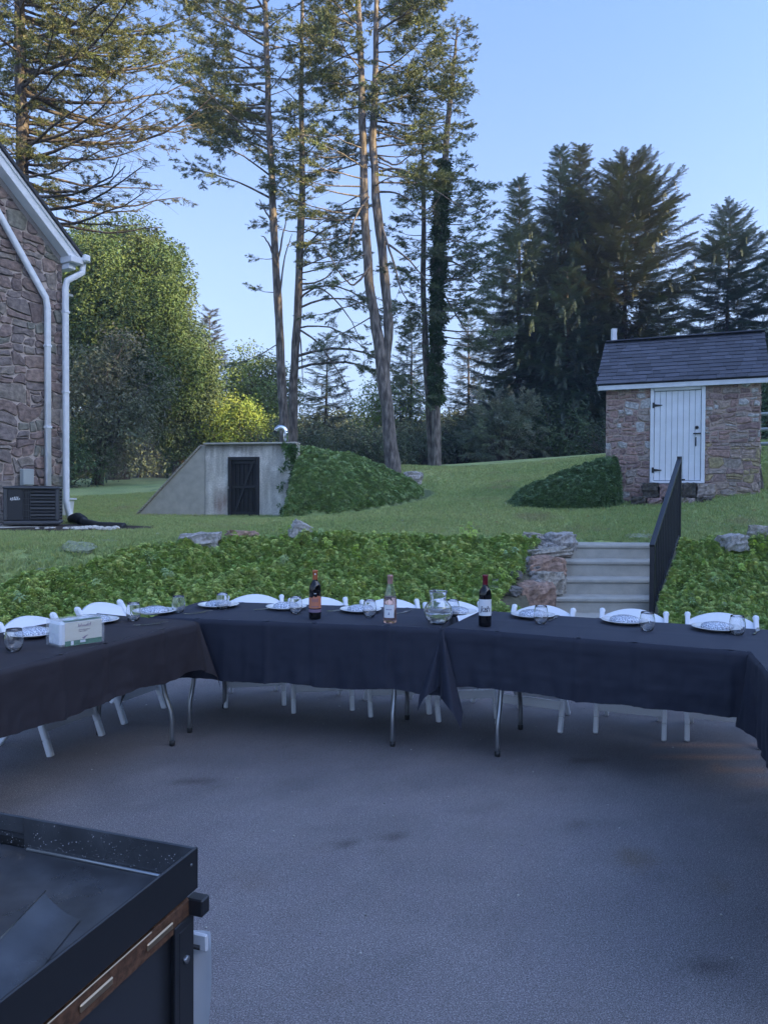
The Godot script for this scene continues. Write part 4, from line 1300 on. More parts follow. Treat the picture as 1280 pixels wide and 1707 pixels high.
	for k in 9: put("label_print", boxm(Vector3.ZERO, Vector3(0.0026, 0.006 + 0.002 * (k % 2), 0.0006), 0.0, Transform3D(Basis(Vector3.UP, (k - 4) * 0.14), Vector3(sin((k - 4) * 0.14) * 0.0382, 0.082, cos((k - 4) * 0.14) * 0.0382))), mat.ink_plum, b1)
	for k in 4: put("neck_print", boxm(Vector3.ZERO, Vector3(0.0026, 0.005, 0.0006), 0.0, Transform3D(Basis(Vector3.UP, (k - 1.5) * 0.1), Vector3(sin((k - 1.5) * 0.1) * 0.0379, 0.162, cos((k - 1.5) * 0.1) * 0.0379))), mat.label_white, b1)
	for k in 7:
		var a := -0.5 + k * 0.16
		put("label_print", boxm(Vector3(0, 0, 0), Vector3(0.0022, 0.012 + 0.012 * absf(sin(k * 1.7)), 0.0006), 0.0, Transform3D(Basis(Vector3.UP, a), Vector3(sin(a) * 0.0382, 0.12, cos(a) * 0.0382))), mat.ink_plum, b1)
	put("seal", boxm(Vector3(0, 0.28, 0.0163), Vector3(0.008, 0.009, 0.001)), mat.label_white, b1)
	var b2 := thing("wine_bottle", "clear bottle of pink wine with a pale label", "wine bottle", Vector3(0.04, T, -4.523), 0.0)
	put("wine", lathem([Vector2(0.0, 0.002), Vector2(0.033, 0.0), Vector2(0.04, 0.005), Vector2(0.0405, 0.014), Vector2(0.0405, 0.125), Vector2(0.0385, 0.15), Vector2(0.0365, 0.16), Vector2(0.0, 0.16)], 32), mat.rose_wine, b2)
	var neck := [Vector2(0.0363, 0.1605), Vector2(0.0325, 0.178), Vector2(0.024, 0.205), Vector2(0.0172, 0.23), Vector2(0.0145, 0.25), Vector2(0.0142, 0.285), Vector2(0.0125, 0.285), Vector2(0.0128, 0.25), Vector2(0.0154, 0.23), Vector2(0.022, 0.205), Vector2(0.0303, 0.178), Vector2(0.034, 0.1605)]
	put("neck", lathem(neck, 32), mat.glass, b2)
	put("capsule", capsule.call(0.236, 0.289, 0.0166), mat.foil_rose, b2)
	put("label", sleeve.call(0.0409, 0.034, 0.112, -1.05, 0.62), mat.label_white, b2)
	for k in 7: put("label_print", boxm(Vector3.ZERO, Vector3(0.003, 0.005 + 0.002 * (k % 2), 0.0006), 0.0, Transform3D(Basis(Vector3.UP, -0.2 + (k - 3) * 0.13), Vector3(sin(-0.2 + (k - 3) * 0.13) * 0.0411, 0.084, cos(-0.2 + (k - 3) * 0.13) * 0.0411))), mat.ink_blue, b2)
	put("emblem", boxm(Vector3.ZERO, Vector3(0.004, 0.014, 0.0006), 0.0, Transform3D(Basis(Vector3.UP, -0.2), Vector3(sin(-0.2) * 0.0411, 0.06, cos(-0.2) * 0.0411))), mat.ink_blue, b2)
	put("emblem", boxm(Vector3.ZERO, Vector3(0.01, 0.003, 0.0006), 0.0, Transform3D(Basis(Vector3.UP, -0.2), Vector3(sin(-0.2) * 0.04115, 0.055, cos(-0.2) * 0.04115))), mat.ink_blue, b2)
	var b3 := thing("wine_bottle", "dark wine bottle with a white script label and dark red cap", "wine bottle", Vector3(0.599, T, -4.415), -0.1)
	put("body", lathem(bordeaux, 32), mat.wine_dark, b3)
	put("capsule", capsule.call(0.236, 0.304, 0.0158), mat.foil_red, b3)
	put("label", sleeve.call(0.0379, 0.066, 0.162, -1.25, 1.25), mat.label_white, b3)
	ring_text(b3, "Josh", 0.0383, 0.105, 0.03, mat.ink, 0.0142, -0.05, 0.2)
	for k in 8: put("label_print", boxm(Vector3.ZERO, Vector3(0.0024, 0.0036, 0.0006), 0.0, Transform3D(Basis(Vector3.UP, -0.05 + (k - 3.5) * 0.12), Vector3(sin(-0.05 + (k - 3.5) * 0.12) * 0.0381, 0.09, cos(-0.05 + (k - 3.5) * 0.12) * 0.0381))), mat.ink, b3)
	# pitcher: bulbous body, pinched neck, flared lip
	var pt := thing("water_pitcher", "round glass pitcher with water at the seam of two tables", "pitcher", Vector3(0.328, T + 0.001, -4.49), -1.25)
	var po := [Vector2(0.0, 0.0), Vector2(0.046, 0.0), Vector2(0.054, 0.006), Vector2(0.074, 0.03), Vector2(0.085, 0.062), Vector2(0.083, 0.092), Vector2(0.07, 0.118), Vector2(0.052, 0.134), Vector2(0.0465, 0.146), Vector2(0.048, 0.17), Vector2(0.055, 0.193), Vector2(0.0565, 0.197)]
	var pp := po.duplicate()
	for q in [Vector2(0.0545, 0.1975), Vector2(0.0518, 0.192), Vector2(0.0448, 0.17), Vector2(0.0433, 0.146), Vector2(0.0488, 0.132), Vector2(0.0668, 0.116), Vector2(0.0798, 0.091), Vector2(0.0818, 0.062), Vector2(0.071, 0.032), Vector2(0.05, 0.012), Vector2(0.0, 0.012)]: pp.append(q)
	put("vessel", lathem(pp, 40), mat.glass, pt)
	put("water", lathem([Vector2(0.0, 0.0122), Vector2(0.0498, 0.0122), Vector2(0.0706, 0.0322), Vector2(0.0813, 0.062), Vector2(0.0793, 0.09), Vector2(0.0, 0.09)], 40), mat.water, pt)
	put("handle", tubem([Vector3(-0.05, 0.186, 0), Vector3(-0.075, 0.192, 0), Vector3(-0.1, 0.175, 0), Vector3(-0.108, 0.14, 0), Vector3(-0.1, 0.1, 0), Vector3(-0.082, 0.08, 0)], [0.008, 0.0075, 0.007, 0.007, 0.0075, 0.008], 10), mat.glass, pt)
	# napkin pack in clear film
	var np := thing("napkin_pack", "plastic wrapped pack of paper napkins with cream and green print", "pack of napkins", Vector3.ZERO)
	np.transform = axes(Vector3(-1.575, T, -3.83), Vector3(0.66, 0, -0.75), Vector3(0.75, 0, 0.66))
	var w := 0.225
	var h := 0.128
	put("napkins", boxm(Vector3(0, h * 0.5, 0), Vector3(w, h - 0.004, 0.13), 0.012), mat.pack_tissue, np)
	put("front_print", boxm(Vector3(0.01, h * 0.58, 0.0655), Vector3(w - 0.03, h * 0.72, 0.0016), 0.0006), mat.pack_cream, np)
	put("green_band", boxm(Vector3(0.01, 0.016, 0.0655), Vector3(w - 0.03, 0.026, 0.0016), 0.0006), mat.pack_green, np)
	put("green_band", boxm(Vector3(0.01, h - 0.0006, 0.048), Vector3(w - 0.03, 0.0016, 0.03), 0.0006), mat.pack_green, np)
	put("band_print", boxm(Vector3(-0.05, 0.017, 0.0667), Vector3(0.014, 0.02, 0.001)), mat.pack_tissue, np)
	put("band_print", boxm(Vector3(0.005, 0.02, 0.0667), Vector3(0.028, 0.012, 0.001)), mat.pack_tissue, np)
	scribble(np, 0.07, 0.016, 10, mat.ink_plum, Transform3D(Basis(Vector3(0, 0, 1), 0.02), Vector3(0.012, h * 0.74, 0.067)))
	scribble(np, 0.06, 0.006, 14, mat.ink_plum, Transform3D(Basis(), Vector3(0.012, h * 0.6, 0.067)))
	scribble(np, 0.045, 0.005, 11, mat.ink_plum, Transform3D(Basis(), Vector3(0.006, h * 0.53, 0.067)))
	var leafp := start()
	prism(leafp, PackedVector2Array([Vector2(0.0, 0.036), Vector2(0.012, 0.03), Vector2(0.034, 0.05), Vector2(0.016, 0.045)]), 0.0664, 0.0672)
	put("emblem", done(leafp), mat.ink_plum, np)
	var fs := start()
	rng.seed = 6
	for f in 5:   # crumpled film, a few millimetres proud of the pack
		var m := 9
		var S: Vector3 = [Vector3(w + 0.012, h, 0), Vector3(w + 0.012, h, 0), Vector3(w + 0.012, 0.142, 0), Vector3(0.142, h, 0), Vector3(0.142, h, 0)][f]
		var X: Transform3D = [Transform3D(Basis(), Vector3(0, h * 0.5 + 0.001, 0.0705)), Transform3D(Basis(Vector3.UP, PI), Vector3(0, h * 0.5 + 0.001, -0.0705)), Transform3D(Basis(Vector3.RIGHT, -PI / 2), Vector3(0, h + 0.003, 0)), Transform3D(Basis(Vector3.UP, PI / 2), Vector3(w * 0.5 + 0.0055, h * 0.5 + 0.001, 0)), Transform3D(Basis(Vector3.UP, -PI / 2), Vector3(-w * 0.5 - 0.0055, h * 0.5 + 0.001, 0))][f]
		var gp := []
		for i in m + 1:
			var row := []
			for j in m + 1:
				var edge := 0.0 if (i == 0 or j == 0 or i == m or j == m) else 1.0
				row.append(X * Vector3((float(i) / m - 0.5) * S.x + edge * rf(-0.004, 0.004), (float(j) / m - 0.5) * S.y + edge * rf(-0.003, 0.003), edge * rf(-0.002, 0.003)))
			gp.append(row)
		for i in m:
			for j in m: quad(fs, gp[i][j], gp[i + 1][j], gp[i + 1][j + 1], gp[i][j + 1])
	put("film", done(fs), mat.film, np)

func scribble(parent: Node3D, wide: float, high: float, n: int, m: Material, xf: Transform3D) -> void:   # print too small and worn to read: a row of slanted strokes
	rng.seed = 4 + n
	var st := start()
	for k in n:
		var x := (k + 0.5) / n * wide - wide * 0.5
		var hh := high * rf(0.45, 0.7) if rng.randf() < 0.7 else high
		box(st, Vector3(0, hh * 0.5 - (0.2 * high if rng.randf() < 0.15 else 0.0), 0), Vector3(wide / n * 0.4, hh, 0.001), 0.0, xf * Transform3D(Basis(Vector3(1, 0, 0), Vector3(0.25, 1, 0), Vector3(0, 0, 1)), Vector3(x, 0, 0)))
		if rng.randf() < 0.6: box(st, Vector3(wide / n * 0.4, high * rf(0.05, 0.45), 0), Vector3(wide / n * 0.8, high * 0.12, 0.001), 0.0, xf * Transform3D(Basis(), Vector3(x, 0, 0.0002)))
	put("print", done(st), m, parent)

func ring_text(parent: Node3D, s: String, r: float, y: float, size: float, m: Material, step: float, a0 := 0.0, slant := 0.0) -> void:
	var n := s.length()
	for k in n:
		var a := a0 + (k - (n - 1) * 0.5) * step / r
		text(parent, "letter", s[k], size, m, Transform3D(Basis(Vector3.UP, a), Vector3(sin(a) * r, y, cos(a) * r)), "Droid Serif", slant)

# ---------------------------------------------------------------- griddle
func griddle() -> void:
	var o := thing("griddle", "black flat top griddle with a raised rim and a rusty burner rail", "griddle")
	o.transform = Transform3D(Basis(Vector3(0.946, 0, 0.323).normalized(), Vector3.UP, Vector3(-0.323, 0, 0.946).normalized()), Vector3(-0.288, 0, -1.165))
	var W := 0.92
	var D := 0.56
	put("cooking_plate", boxm(Vector3(-W * 0.5, 0.893, D * 0.5), Vector3(W - 0.008, 0.008, D - 0.008)), mat.griddle_steel, o)
	# back rim in pieces round the grease slot
	put("back_rim", boxm(Vector3(-0.17, 0.922, 0.003), Vector3(0.34, 0.058, 0.005), 0.0015), mat.griddle_steel, o)
	put("back_rim", boxm(Vector3(-0.46, 0.9365, 0.003), Vector3(0.24, 0.029, 0.005), 0.0015), mat.griddle_steel, o)
	put("back_rim", boxm(Vector3(-0.75, 0.922, 0.003), Vector3(0.34, 0.058, 0.005), 0.0015), mat.griddle_steel, o)
	put("weld_bead", tubem([Vector3(-0.005, 0.8985, 0.008), Vector3(-0.12, 0.899, 0.009), Vector3(-0.33, 0.8985, 0.008)], [0.0032], 6), mat.steel, o)
	put("grease_trough", boxm(Vector3(-0.46, 0.89, -0.03), Vector3(0.25, 0.05, 0.055), 0.006), mat.black_wood, o)
	for x in [0.0, -W]: put("side_rim", boxm(Vector3(x - 0.002, 0.919, D * 0.5), Vector3(0.005, 0.066, D), 0.0015), mat.black_paint, o)
	put("front_rim", boxm(Vector3(-W * 0.5, 0.905, D), Vector3(W, 0.04, 0.005), 0.0015), mat.black_paint, o)
	# burner rail under the plate, rusted, with bright worn slots
	put("rail", boxm(Vector3(-0.012, 0.857, D * 0.5 + 0.01), Vector3(0.01, 0.036, D), 0.002), mat.rust, o)
	for z in [0.09, 0.225]:
		put("worn_slot", boxm(Vector3(-0.0055, 0.858, z), Vector3(0.004, 0.011, 0.062), 0.0018), mat.burnished, o)
	put("rail_edge", boxm(Vector3(-0.0065, 0.8755, 0.26), Vector3(0.004, 0.003, 0.3), 0.001), mat.burnished, o)
	put("side_panel", boxm(Vector3(-0.02, 0.735, D * 0.5 + 0.02), Vector3(0.006, 0.205, D - 0.02), 0.002, Transform3D(Basis(Vector3(0, 0, 1), 0.0), Vector3.ZERO)), mat.panel_paint, o)
	for k in 3: put("louvre", boxm(Vector3(-0.0135, 0.755 - k * 0.03, 0.2), Vector3(0.012, 0.014, 0.1), 0.005), mat.panel_paint, o)
	put("back_panel", boxm(Vector3(-W * 0.5, 0.77, 0.03), Vector3(W - 0.05, 0.2, 0.006), 0.002), mat.black_paint, o)
	put("front_panel", boxm(Vector3(-W * 0.5, 0.77, D - 0.01), Vector3(W - 0.05, 0.2, 0.006), 0.002), mat.black_paint, o)
	put("far_panel", boxm(Vector3(-W + 0.02, 0.77, D * 0.5), Vector3(0.006, 0.2, D - 0.02), 0.002), mat.black_paint, o)
	put("corner_bracket", boxm(Vector3(0.002, 0.862, 0.004), Vector3(0.03, 0.027, 0.022), 0.002), mat.black_paint, o)
	for q in [[-0.02, 0.03], [-W + 0.03, 0.03], [-0.02, D - 0.02], [-W + 0.03, D - 0.02]]:
		put("leg", boxm(Vector3(q[0], 0.43, q[1]), Vector3(0.034, 0.82, 0.034), 0.003), mat.black_paint, o)
		put("foot", tubem([Vector3(q[0], 0.0, q[1]), Vector3(q[0], 0.03, q[1])], [0.024], 10), mat.plastic_black, o)
	put("corner_gusset", boxm(Vector3(-0.006, 0.7, 0.03), Vector3(0.004, 0.3, 0.05), 0.001, Transform3D()), mat.black_paint, o)
	for y in [0.79, 0.66]: put("bolt", tubem([Vector3(-0.004, y, 0.03), Vector3(0.0015, y, 0.03)], [0.006], 8), mat.steel, o)
	put("lower_shelf", boxm(Vector3(-W * 0.5, 0.32, D * 0.5), Vector3(W - 0.04, 0.02, D - 0.02), 0.003), mat.black_paint, o)
	put("rim_bolt", tubem([Vector3(0.0, 0.932, 0.02), Vector3(0.0018, 0.932, 0.02)], [0.0022], 8), mat.steel, o)
	# beads of water and grease on the inside of the back rim
	rng.seed = 15
	var bxf := []
	var bco := []
	for k in 200:
		var r := rf(0.0005, 0.0013)
		bxf.append(Transform3D(Basis().scaled(Vector3(r, r, r * 0.6)), Vector3(-rf(0.02, 0.42), 0.901 + 0.046 * pow(rng.randf(), 1.6), 0.0058)))
		var g := rf(0.05, 0.3)
		bco.append(Color(g, g, g * 1.05))
	var bead := SphereMesh.new()
	bead.radius = 1.0; bead.height = 2.0; bead.radial_segments = 8; bead.rings = 5
	scatter("droplets", bead, vc("bead", 0.1), bxf, bco, o)
	# a bent steel sheet lying in the pan
	var s := thing("steel_sheet", "bent sheet of dark steel with a bright edge lying in the griddle", "sheet metal")
	s.transform = o.transform
	var st := start(true)
	var e0 := Vector3(-0.161, 0.926, 0.146)
	var e1 := Vector3(-0.075, 0.926, 0.44)
	var sp := func(u: float, v: float) -> Vector3: return e0.lerp(e1, u) + Vector3(0.065 * v, -0.0275 * (1.0 - pow(1.0 - v, 2.0)), 0.004)
	for k in 8:
		for j in 8:
			quad(st, sp.call(k / 8.0, j / 8.0), sp.call((k + 1) / 8.0, j / 8.0), sp.call((k + 1) / 8.0, (j + 1) / 8.0), sp.call(k / 8.0, (j + 1) / 8.0))
	put("sheet", done(st), mat.griddle_steel, s)
	put("bright_edge", tubem([e0, e1], [0.0009], 6), mat.silver, s)
	# towel over the far leg's bar, a pale tub on the shelf, a hanging clip
	var tw := thing("white_towel", "white towel hanging behind the griddle's corner leg", "towel")
	tw.transform = o.transform
	st = start(true)
	var tp := func(u: float, v: float) -> Vector3:
		return Vector3(-0.121 + 0.092 * u + 0.004 * sin(v * 9.0) - 0.012 * v * (u - 0.2), 0.765 - 0.47 * v, -0.075 + 0.008 * sin(u * 5.0 + v * 2.0) - 0.006 * v)
	for i in 10:
		for j in 24:
			quad(st, tp.call(i / 10.0, (j + 1) / 24.0), tp.call((i + 1) / 10.0, (j + 1) / 24.0), tp.call((i + 1) / 10.0, j / 24.0), tp.call(i / 10.0, j / 24.0))
	put("cloth", done(st), mat.towel, tw)
	put("hem", boxm(Vector3(-0.074, 0.752, -0.0715), Vector3(0.094, 0.03, 0.007), 0.003), mat.towel, tw)
	put("hanging_bar", tubem([Vector3(-0.14, 0.74, 0.03), Vector3(-0.14, 0.744, -0.068), Vector3(-0.04, 0.744, -0.068)], [0.004], 8), mat.black_paint, tw)
	var tub := thing("pale_tub", "pale greenish tub on the shelf under the griddle", "tub")
	tub.transform = o.transform
	var tl := [Vector2(0.0, 0.0), Vector2(0.08, 0.0), Vector2(0.095, 0.12), Vector2(0.1, 0.122), Vector2(0.1, 0.128), Vector2(0.0, 0.128)]
	var tb := put("body", lathem(tl, 28), mat.pale_tray, tub)
	tb.position = Vector3(-0.16, 0.331, 0.2)
	var cl := thing("spring_clip", "small bright steel clip hanging inside the griddle's leg", "clip")
	cl.transform = o.transform
	var ring := []
	for k in 15: ring.append(Vector3(-0.055 + 0.009 * cos(TAU * k / 14), 0.56 + 0.011 * sin(TAU * k / 14), 0.11))
	put("ring", tubem(ring, [0.0017], 6), mat.silver, cl)
	put("hook", tubem([Vector3(-0.055, 0.55, 0.112), Vector3(-0.05, 0.53, 0.112), Vector3(-0.048, 0.5, 0.112), Vector3(-0.054, 0.49, 0.112), Vector3(-0.06, 0.51, 0.112), Vector3(-0.057, 0.54, 0.112)], [0.0017], 6), mat.silver, cl)
	put("wire", tubem([Vector3(-0.055, 0.571, 0.11), Vector3(-0.05, 0.64, 0.11)], [0.0015], 6), mat.steel, cl)

# ---------------------------------------------------------------- foliage pieces
func leaf(st: SurfaceTool, base: Vector3, dir: Vector3, nrm: Vector3, L: float, W: float, fold := 0.25) -> void:   # a pointed leaf of four triangles, folded on its midrib
	var s := dir.cross(nrm).normalized() * W * 0.5
	var m := base + dir * L * 0.45
	var tip := base + dir * L - nrm * L * 0.12
	var lift := nrm * W * fold
	for q in [[base, m + s + lift, m], [m, m + s + lift, tip], [base, m, m - s + lift], [m, tip, m - s + lift]]:
		tri(st, q[0], q[1], q[2])

func rv() -> Vector3:
	return Vector3(rf(-1, 1), rf(-1, 1), rf(-1, 1)).normalized()

func leaf_cluster(n: int, size: float, wide: float, sd: int) -> ArrayMesh:   # leaves through a ball of radius one
	rng.seed = sd
	var st := start()
	for k in n:
		var p := rv() * pow(rng.randf(), 0.45)
		var d := (p.normalized() + rv() * 0.8 + Vector3(0, -0.35, 0)).normalized()
		var nr := (Vector3(0, 1, 0) + rv() * 0.9).normalized()
		leaf(st, p, d, (nr - d * nr.dot(d)).normalized(), size * rf(0.7, 1.2), wide * size)
	return done(st)

func fir_spray(sd: int, n := 12, droop := 0.1, wide := 0.4) -> ArrayMesh:   # a flat branchlet one unit long along +x, twiglets either side set with needles
	rng.seed = sd
	var st := start()
	for k in n:
		var t := (k + 0.4) / n
		for s in [-1.0, 1.0]:
			var a := Vector3(t, -droop * t * t, 0)
			var L := (wide * (1.0 - t * 0.72)) * rf(0.6, 1.2)
			var d := Vector3(rf(0.45, 0.9), rf(-0.3, 0.15), s * rf(0.6, 0.95)).normalized()
			var b := a + d * L
			for w in 4:   # short needles along the twiglet
				var c := a.lerp(b, (w + 0.6) / 4.0)
				for e in [-1.0, 1.0]:
					var nd: Vector3 = (d * 0.9 + d.cross(Vector3.UP) * e * rf(0.4, 0.9) + Vector3(0, rf(-0.35, 0.35), 0)).normalized()
					var sd2: Vector3 = nd.cross(Vector3.UP).normalized() * 0.017
					tri(st, c - sd2, c + sd2, c + nd * rf(0.06, 0.1))
			tri(st, a - Vector3(0.009, 0, 0), a + Vector3(0.009, 0, 0), b)
	tri(st, Vector3(0, 0, -0.012), Vector3(0, 0, 0.012), Vector3(1.05, -droop, 0))
	return done(st)

func hemlock_spray(sd: int, thin := 1.0) -> ArrayMesh:   # loose lacy sprig: forked hair-thin twigs with small needle tufts
	rng.seed = sd
	var st := start()
	for k in 15:
		var t := rf(0.05, 1.0)
		var a := Vector3(t * 0.9, rf(-0.05, 0.05), rf(-0.05, 0.05))
		var d := Vector3(rf(0.3, 1.0), rf(-0.5, 0.3), rf(-1.0, 1.0)).normalized()
		var L := rf(0.22, 0.5) * (1.2 - t * 0.6)
		var sd2 := d.cross(rv()).normalized() * 0.006
		tri(st, a - sd2, a + sd2, a + d * L)
		for w in 6:
			var c := a + d * L * (w + 0.6) / 6.0
			for e in 2:
				var nd := (d * 0.8 + rv() * 0.8).normalized()
				var s3 := nd.cross(rv()).normalized() * rf(0.014, 0.026) * thin
				tri(st, c - s3, c + s3, c + nd * rf(0.1, 0.19))
	tri(st, Vector3(0, 0, -0.01), Vector3(0, 0, 0.01), Vector3(0.95, 0, 0))
	tri(st, Vector3(0, -0.01, 0), Vector3(0, 0.01, 0), Vector3(0.95, 0, 0))
	return done(st)

var sprays := {}

func facing(d: Vector3, up: Vector3, s: float, at: Vector3) -> Transform3D:   # +x along d
	var x := d.normalized()
	var z := x.cross(up)
	if z.length() < 0.05: z = x.cross(Vector3(0.3, 0.2, 0.9))
	z = z.normalized()
	return Transform3D(Basis(x * s, z.cross(x) * s, z * s), at)

func shade(c: Color, v: float) -> Color:
	var k := 1.0 + rf(-v, v)
	return Color(c.r * k * rf(0.9, 1.1), c.g * k, c.b * k * rf(0.85, 1.15))

func path_at(pts: Array, y: float) -> Vector3:
	for k in pts.size() - 1:
		if y <= pts[k + 1].y: return pts[k].lerp(pts[k + 1], clampf((y - pts[k].y) / (pts[k + 1].y - pts[k].y), 0, 1))
	return pts[-1]

# one limb with its side twigs and sprays; writes wood into st and sprays into xf/co
func limb(st: SurfaceTool, xf: Array, co: Array, from: Vector3, dir: Vector3, L: float, r: float, sag: float, upturn: float, tint: Color, dens: float, bare: float, size: float, twiggy := 1.0) -> void:
	var pts := []
	var rad := []
	var n := 7
	var side := dir.cross(Vector3.UP).normalized()
	var wob := rf(-0.12, 0.12) * L
	for k in n + 1:
		var t := float(k) / n
		pts.append(from + dir * L * t + Vector3(0, -sag * L * sin(t * PI * 0.6) + upturn * L * t * t, 0) + side * wob * sin(t * PI) + rv() * 0.02 * L * t)
		rad.append(r * (1.0 - 0.85 * t) + 0.004)
	tube(st, pts, rad, 5, false)
	var m := int(maxf(3.0, L * 5.0 * twiggy))
	for k in m:
		var t := lerpf(maxf(bare, 0.12), 0.98, (k + rf(0, 0.9)) / m)
		var i := int(t * n)
		var a: Vector3 = pts[i].lerp(pts[mini(i + 1, n)], t * n - i)
		var d: Vector3 = (pts[mini(i + 1, n)] - pts[i]).normalized()
		var s := side * (1.0 if k % 2 else -1.0)
		var td := (d * rf(0.5, 1.0) + s * rf(0.5, 1.1) + Vector3(0, rf(-0.35, 0.3), 0)).normalized()
		var tl := L * rf(0.22, 0.42) * (1.15 - t * 0.75)
		tl = clampf(tl, 0.2, 1.5)
		var e := a + td * tl + Vector3(0, -0.08 * tl, 0)
		tube(st, [a, a.lerp(e, 0.5) + Vector3(0, 0.04 * tl, 0), e], [r * 0.2 * (1.2 - t) + 0.003, 0.004, 0.002], 3, false)
		var q := int(ceil(tl * dens * 7.0))
		for j in q:
			if rng.randf() > dens * 1.3: continue
			var u := lerpf(0.25, 1.0, (j + rng.randf()) / q)
			var sd2 := td.cross(Vector3.UP).normalized() * (1.0 if j % 2 else -1.0)
			var fd := (td + sd2 * rf(0.0, 0.8) + Vector3(0, rf(-0.3, 0.2), 0)).normalized()
			xf.append(facing(fd, Vector3.UP + rv() * 0.3, size * rf(0.5, 1.0), a.lerp(e, u)))
			co.append(shade(tint, 0.28))
	if dens > 0.2:
		for j in 2:
			xf.append(facing(dir + rv() * 0.3, Vector3.UP, size * rf(0.7, 1.1), pts[n - j]))
			co.append(shade(tint, 0.28))

func tall_pine(called: String, label: String, trunk: Array, radii: Array, bark: String, spec: Array, stubs: Array, sd: int, group := "tall bare trunked conifers beyond the cellar", parent: Node3D = null) -> Node3D:
	# spec rows: [y0, y1, how many limbs, centre azimuth, spread, length at y0, length at y1, rise, sag, upturn, density, bare share, spray size, tint]
	rng.seed = sd
	var o: Node3D = parent if parent else thing(called, label, "conifer", Vector3.ZERO, 0, group)
	var st := start(true)
	var fine := []
	var fr := []
	for k in trunk.size() - 1:
		for j in 4:
			var t := j / 4.0
			fine.append(trunk[k].lerp(trunk[k + 1], t) + Vector3(rf(-0.02, 0.02), 0, rf(-0.02, 0.02)))
			fr.append(lerpf(radii[k], radii[k + 1], t) * rf(0.92, 1.08))
	fine.append(trunk[-1]); fr.append(radii[-1])
	fine[0] = trunk[0] - Vector3(0, 0.6, 0)
	fr[0] *= 1.35
	tube(st, fine, fr, 12, true)
	put("trunk", done(st), mat[bark], o)
	var wood := start(true)
	var xf := []
	var co := []
	for s in spec:
		for k in s[2]:
			var y := lerpf(s[0], s[1], (k + rf(0.1, 0.9)) / s[2])
			var t: float = (y - s[0]) / (s[1] - s[0])
			var az: float = s[3] + rf(-s[4], s[4])
			var L := lerpf(s[5], s[6], t) * rf(0.65, 1.15)
			var d := Vector3(cos(az), s[7] + rf(-0.15, 0.15), -sin(az)).normalized()
			limb(wood, xf, co, path_at(trunk, y), d, L, clampf(L * 0.012, 0.012, 0.05), s[8], s[9], s[13], s[10] * rf(0.75, 1.15), s[11], s[12])
	for q in stubs:   # broken dead limbs: list of points, drawn as a smooth curve
		var cp := []
		var cr := []
		for k in q.size() - 1:
			var p0: Vector3 = q[maxi(k - 1, 0)]
			var p3: Vector3 = q[mini(k + 2, q.size() - 1)]
			for e in 5:
				cp.append((q[k] as Vector3).cubic_interpolate(q[k + 1], p0, p3, e / 5.0) + rv() * 0.015)
				cr.append(lerpf(0.04, 0.008, (k + e / 5.0) / (q.size() - 1)))
		cp.append(q[-1]); cr.append(0.006)
		tube(wood, cp, cr, 5)
		if q.size() > 3:   # dead twigs along the long ones
			for k in range(5, cp.size(), 2):
				var d := (rv() + Vector3(0, -0.5, 0.2)).normalized()
				tube(wood, [cp[k], cp[k] + d * rf(0.2, 0.5), cp[k] + d * rf(0.5, 0.8) + Vector3(0, -0.15, 0)], [0.008, 0.005, 0.003], 3, false)
				for e in 3:
					xf.append(facing(d + rv() * 0.5, Vector3.UP, rf(0.25, 0.45), cp[k] + d * rf(0.2, 0.7)))
					co.append(shade(Color(0.085, 0.105, 0.06), 0.3))
	put("limbs", done(wood), mat.bark_dark if bark == "bark_dark" else mat.bark_grey, o)
	if xf.size(): put_foliage("needles", xf, co, "hemlock", "needles", o)
	return o

func put_foliage(called: String, xf: Array, co: Array, kind: String, material: String, o: Node) -> void:
	var parts: Array = sprays[kind]
	var n := parts.size()
	for v in n:
		var a := []
		var b := []
		var k := v
		while k < xf.size():
			a.append(xf[k]); b.append(co[k])
			k += n
		if a.size(): scatter(called, parts[v], mat[material], a, b, o)

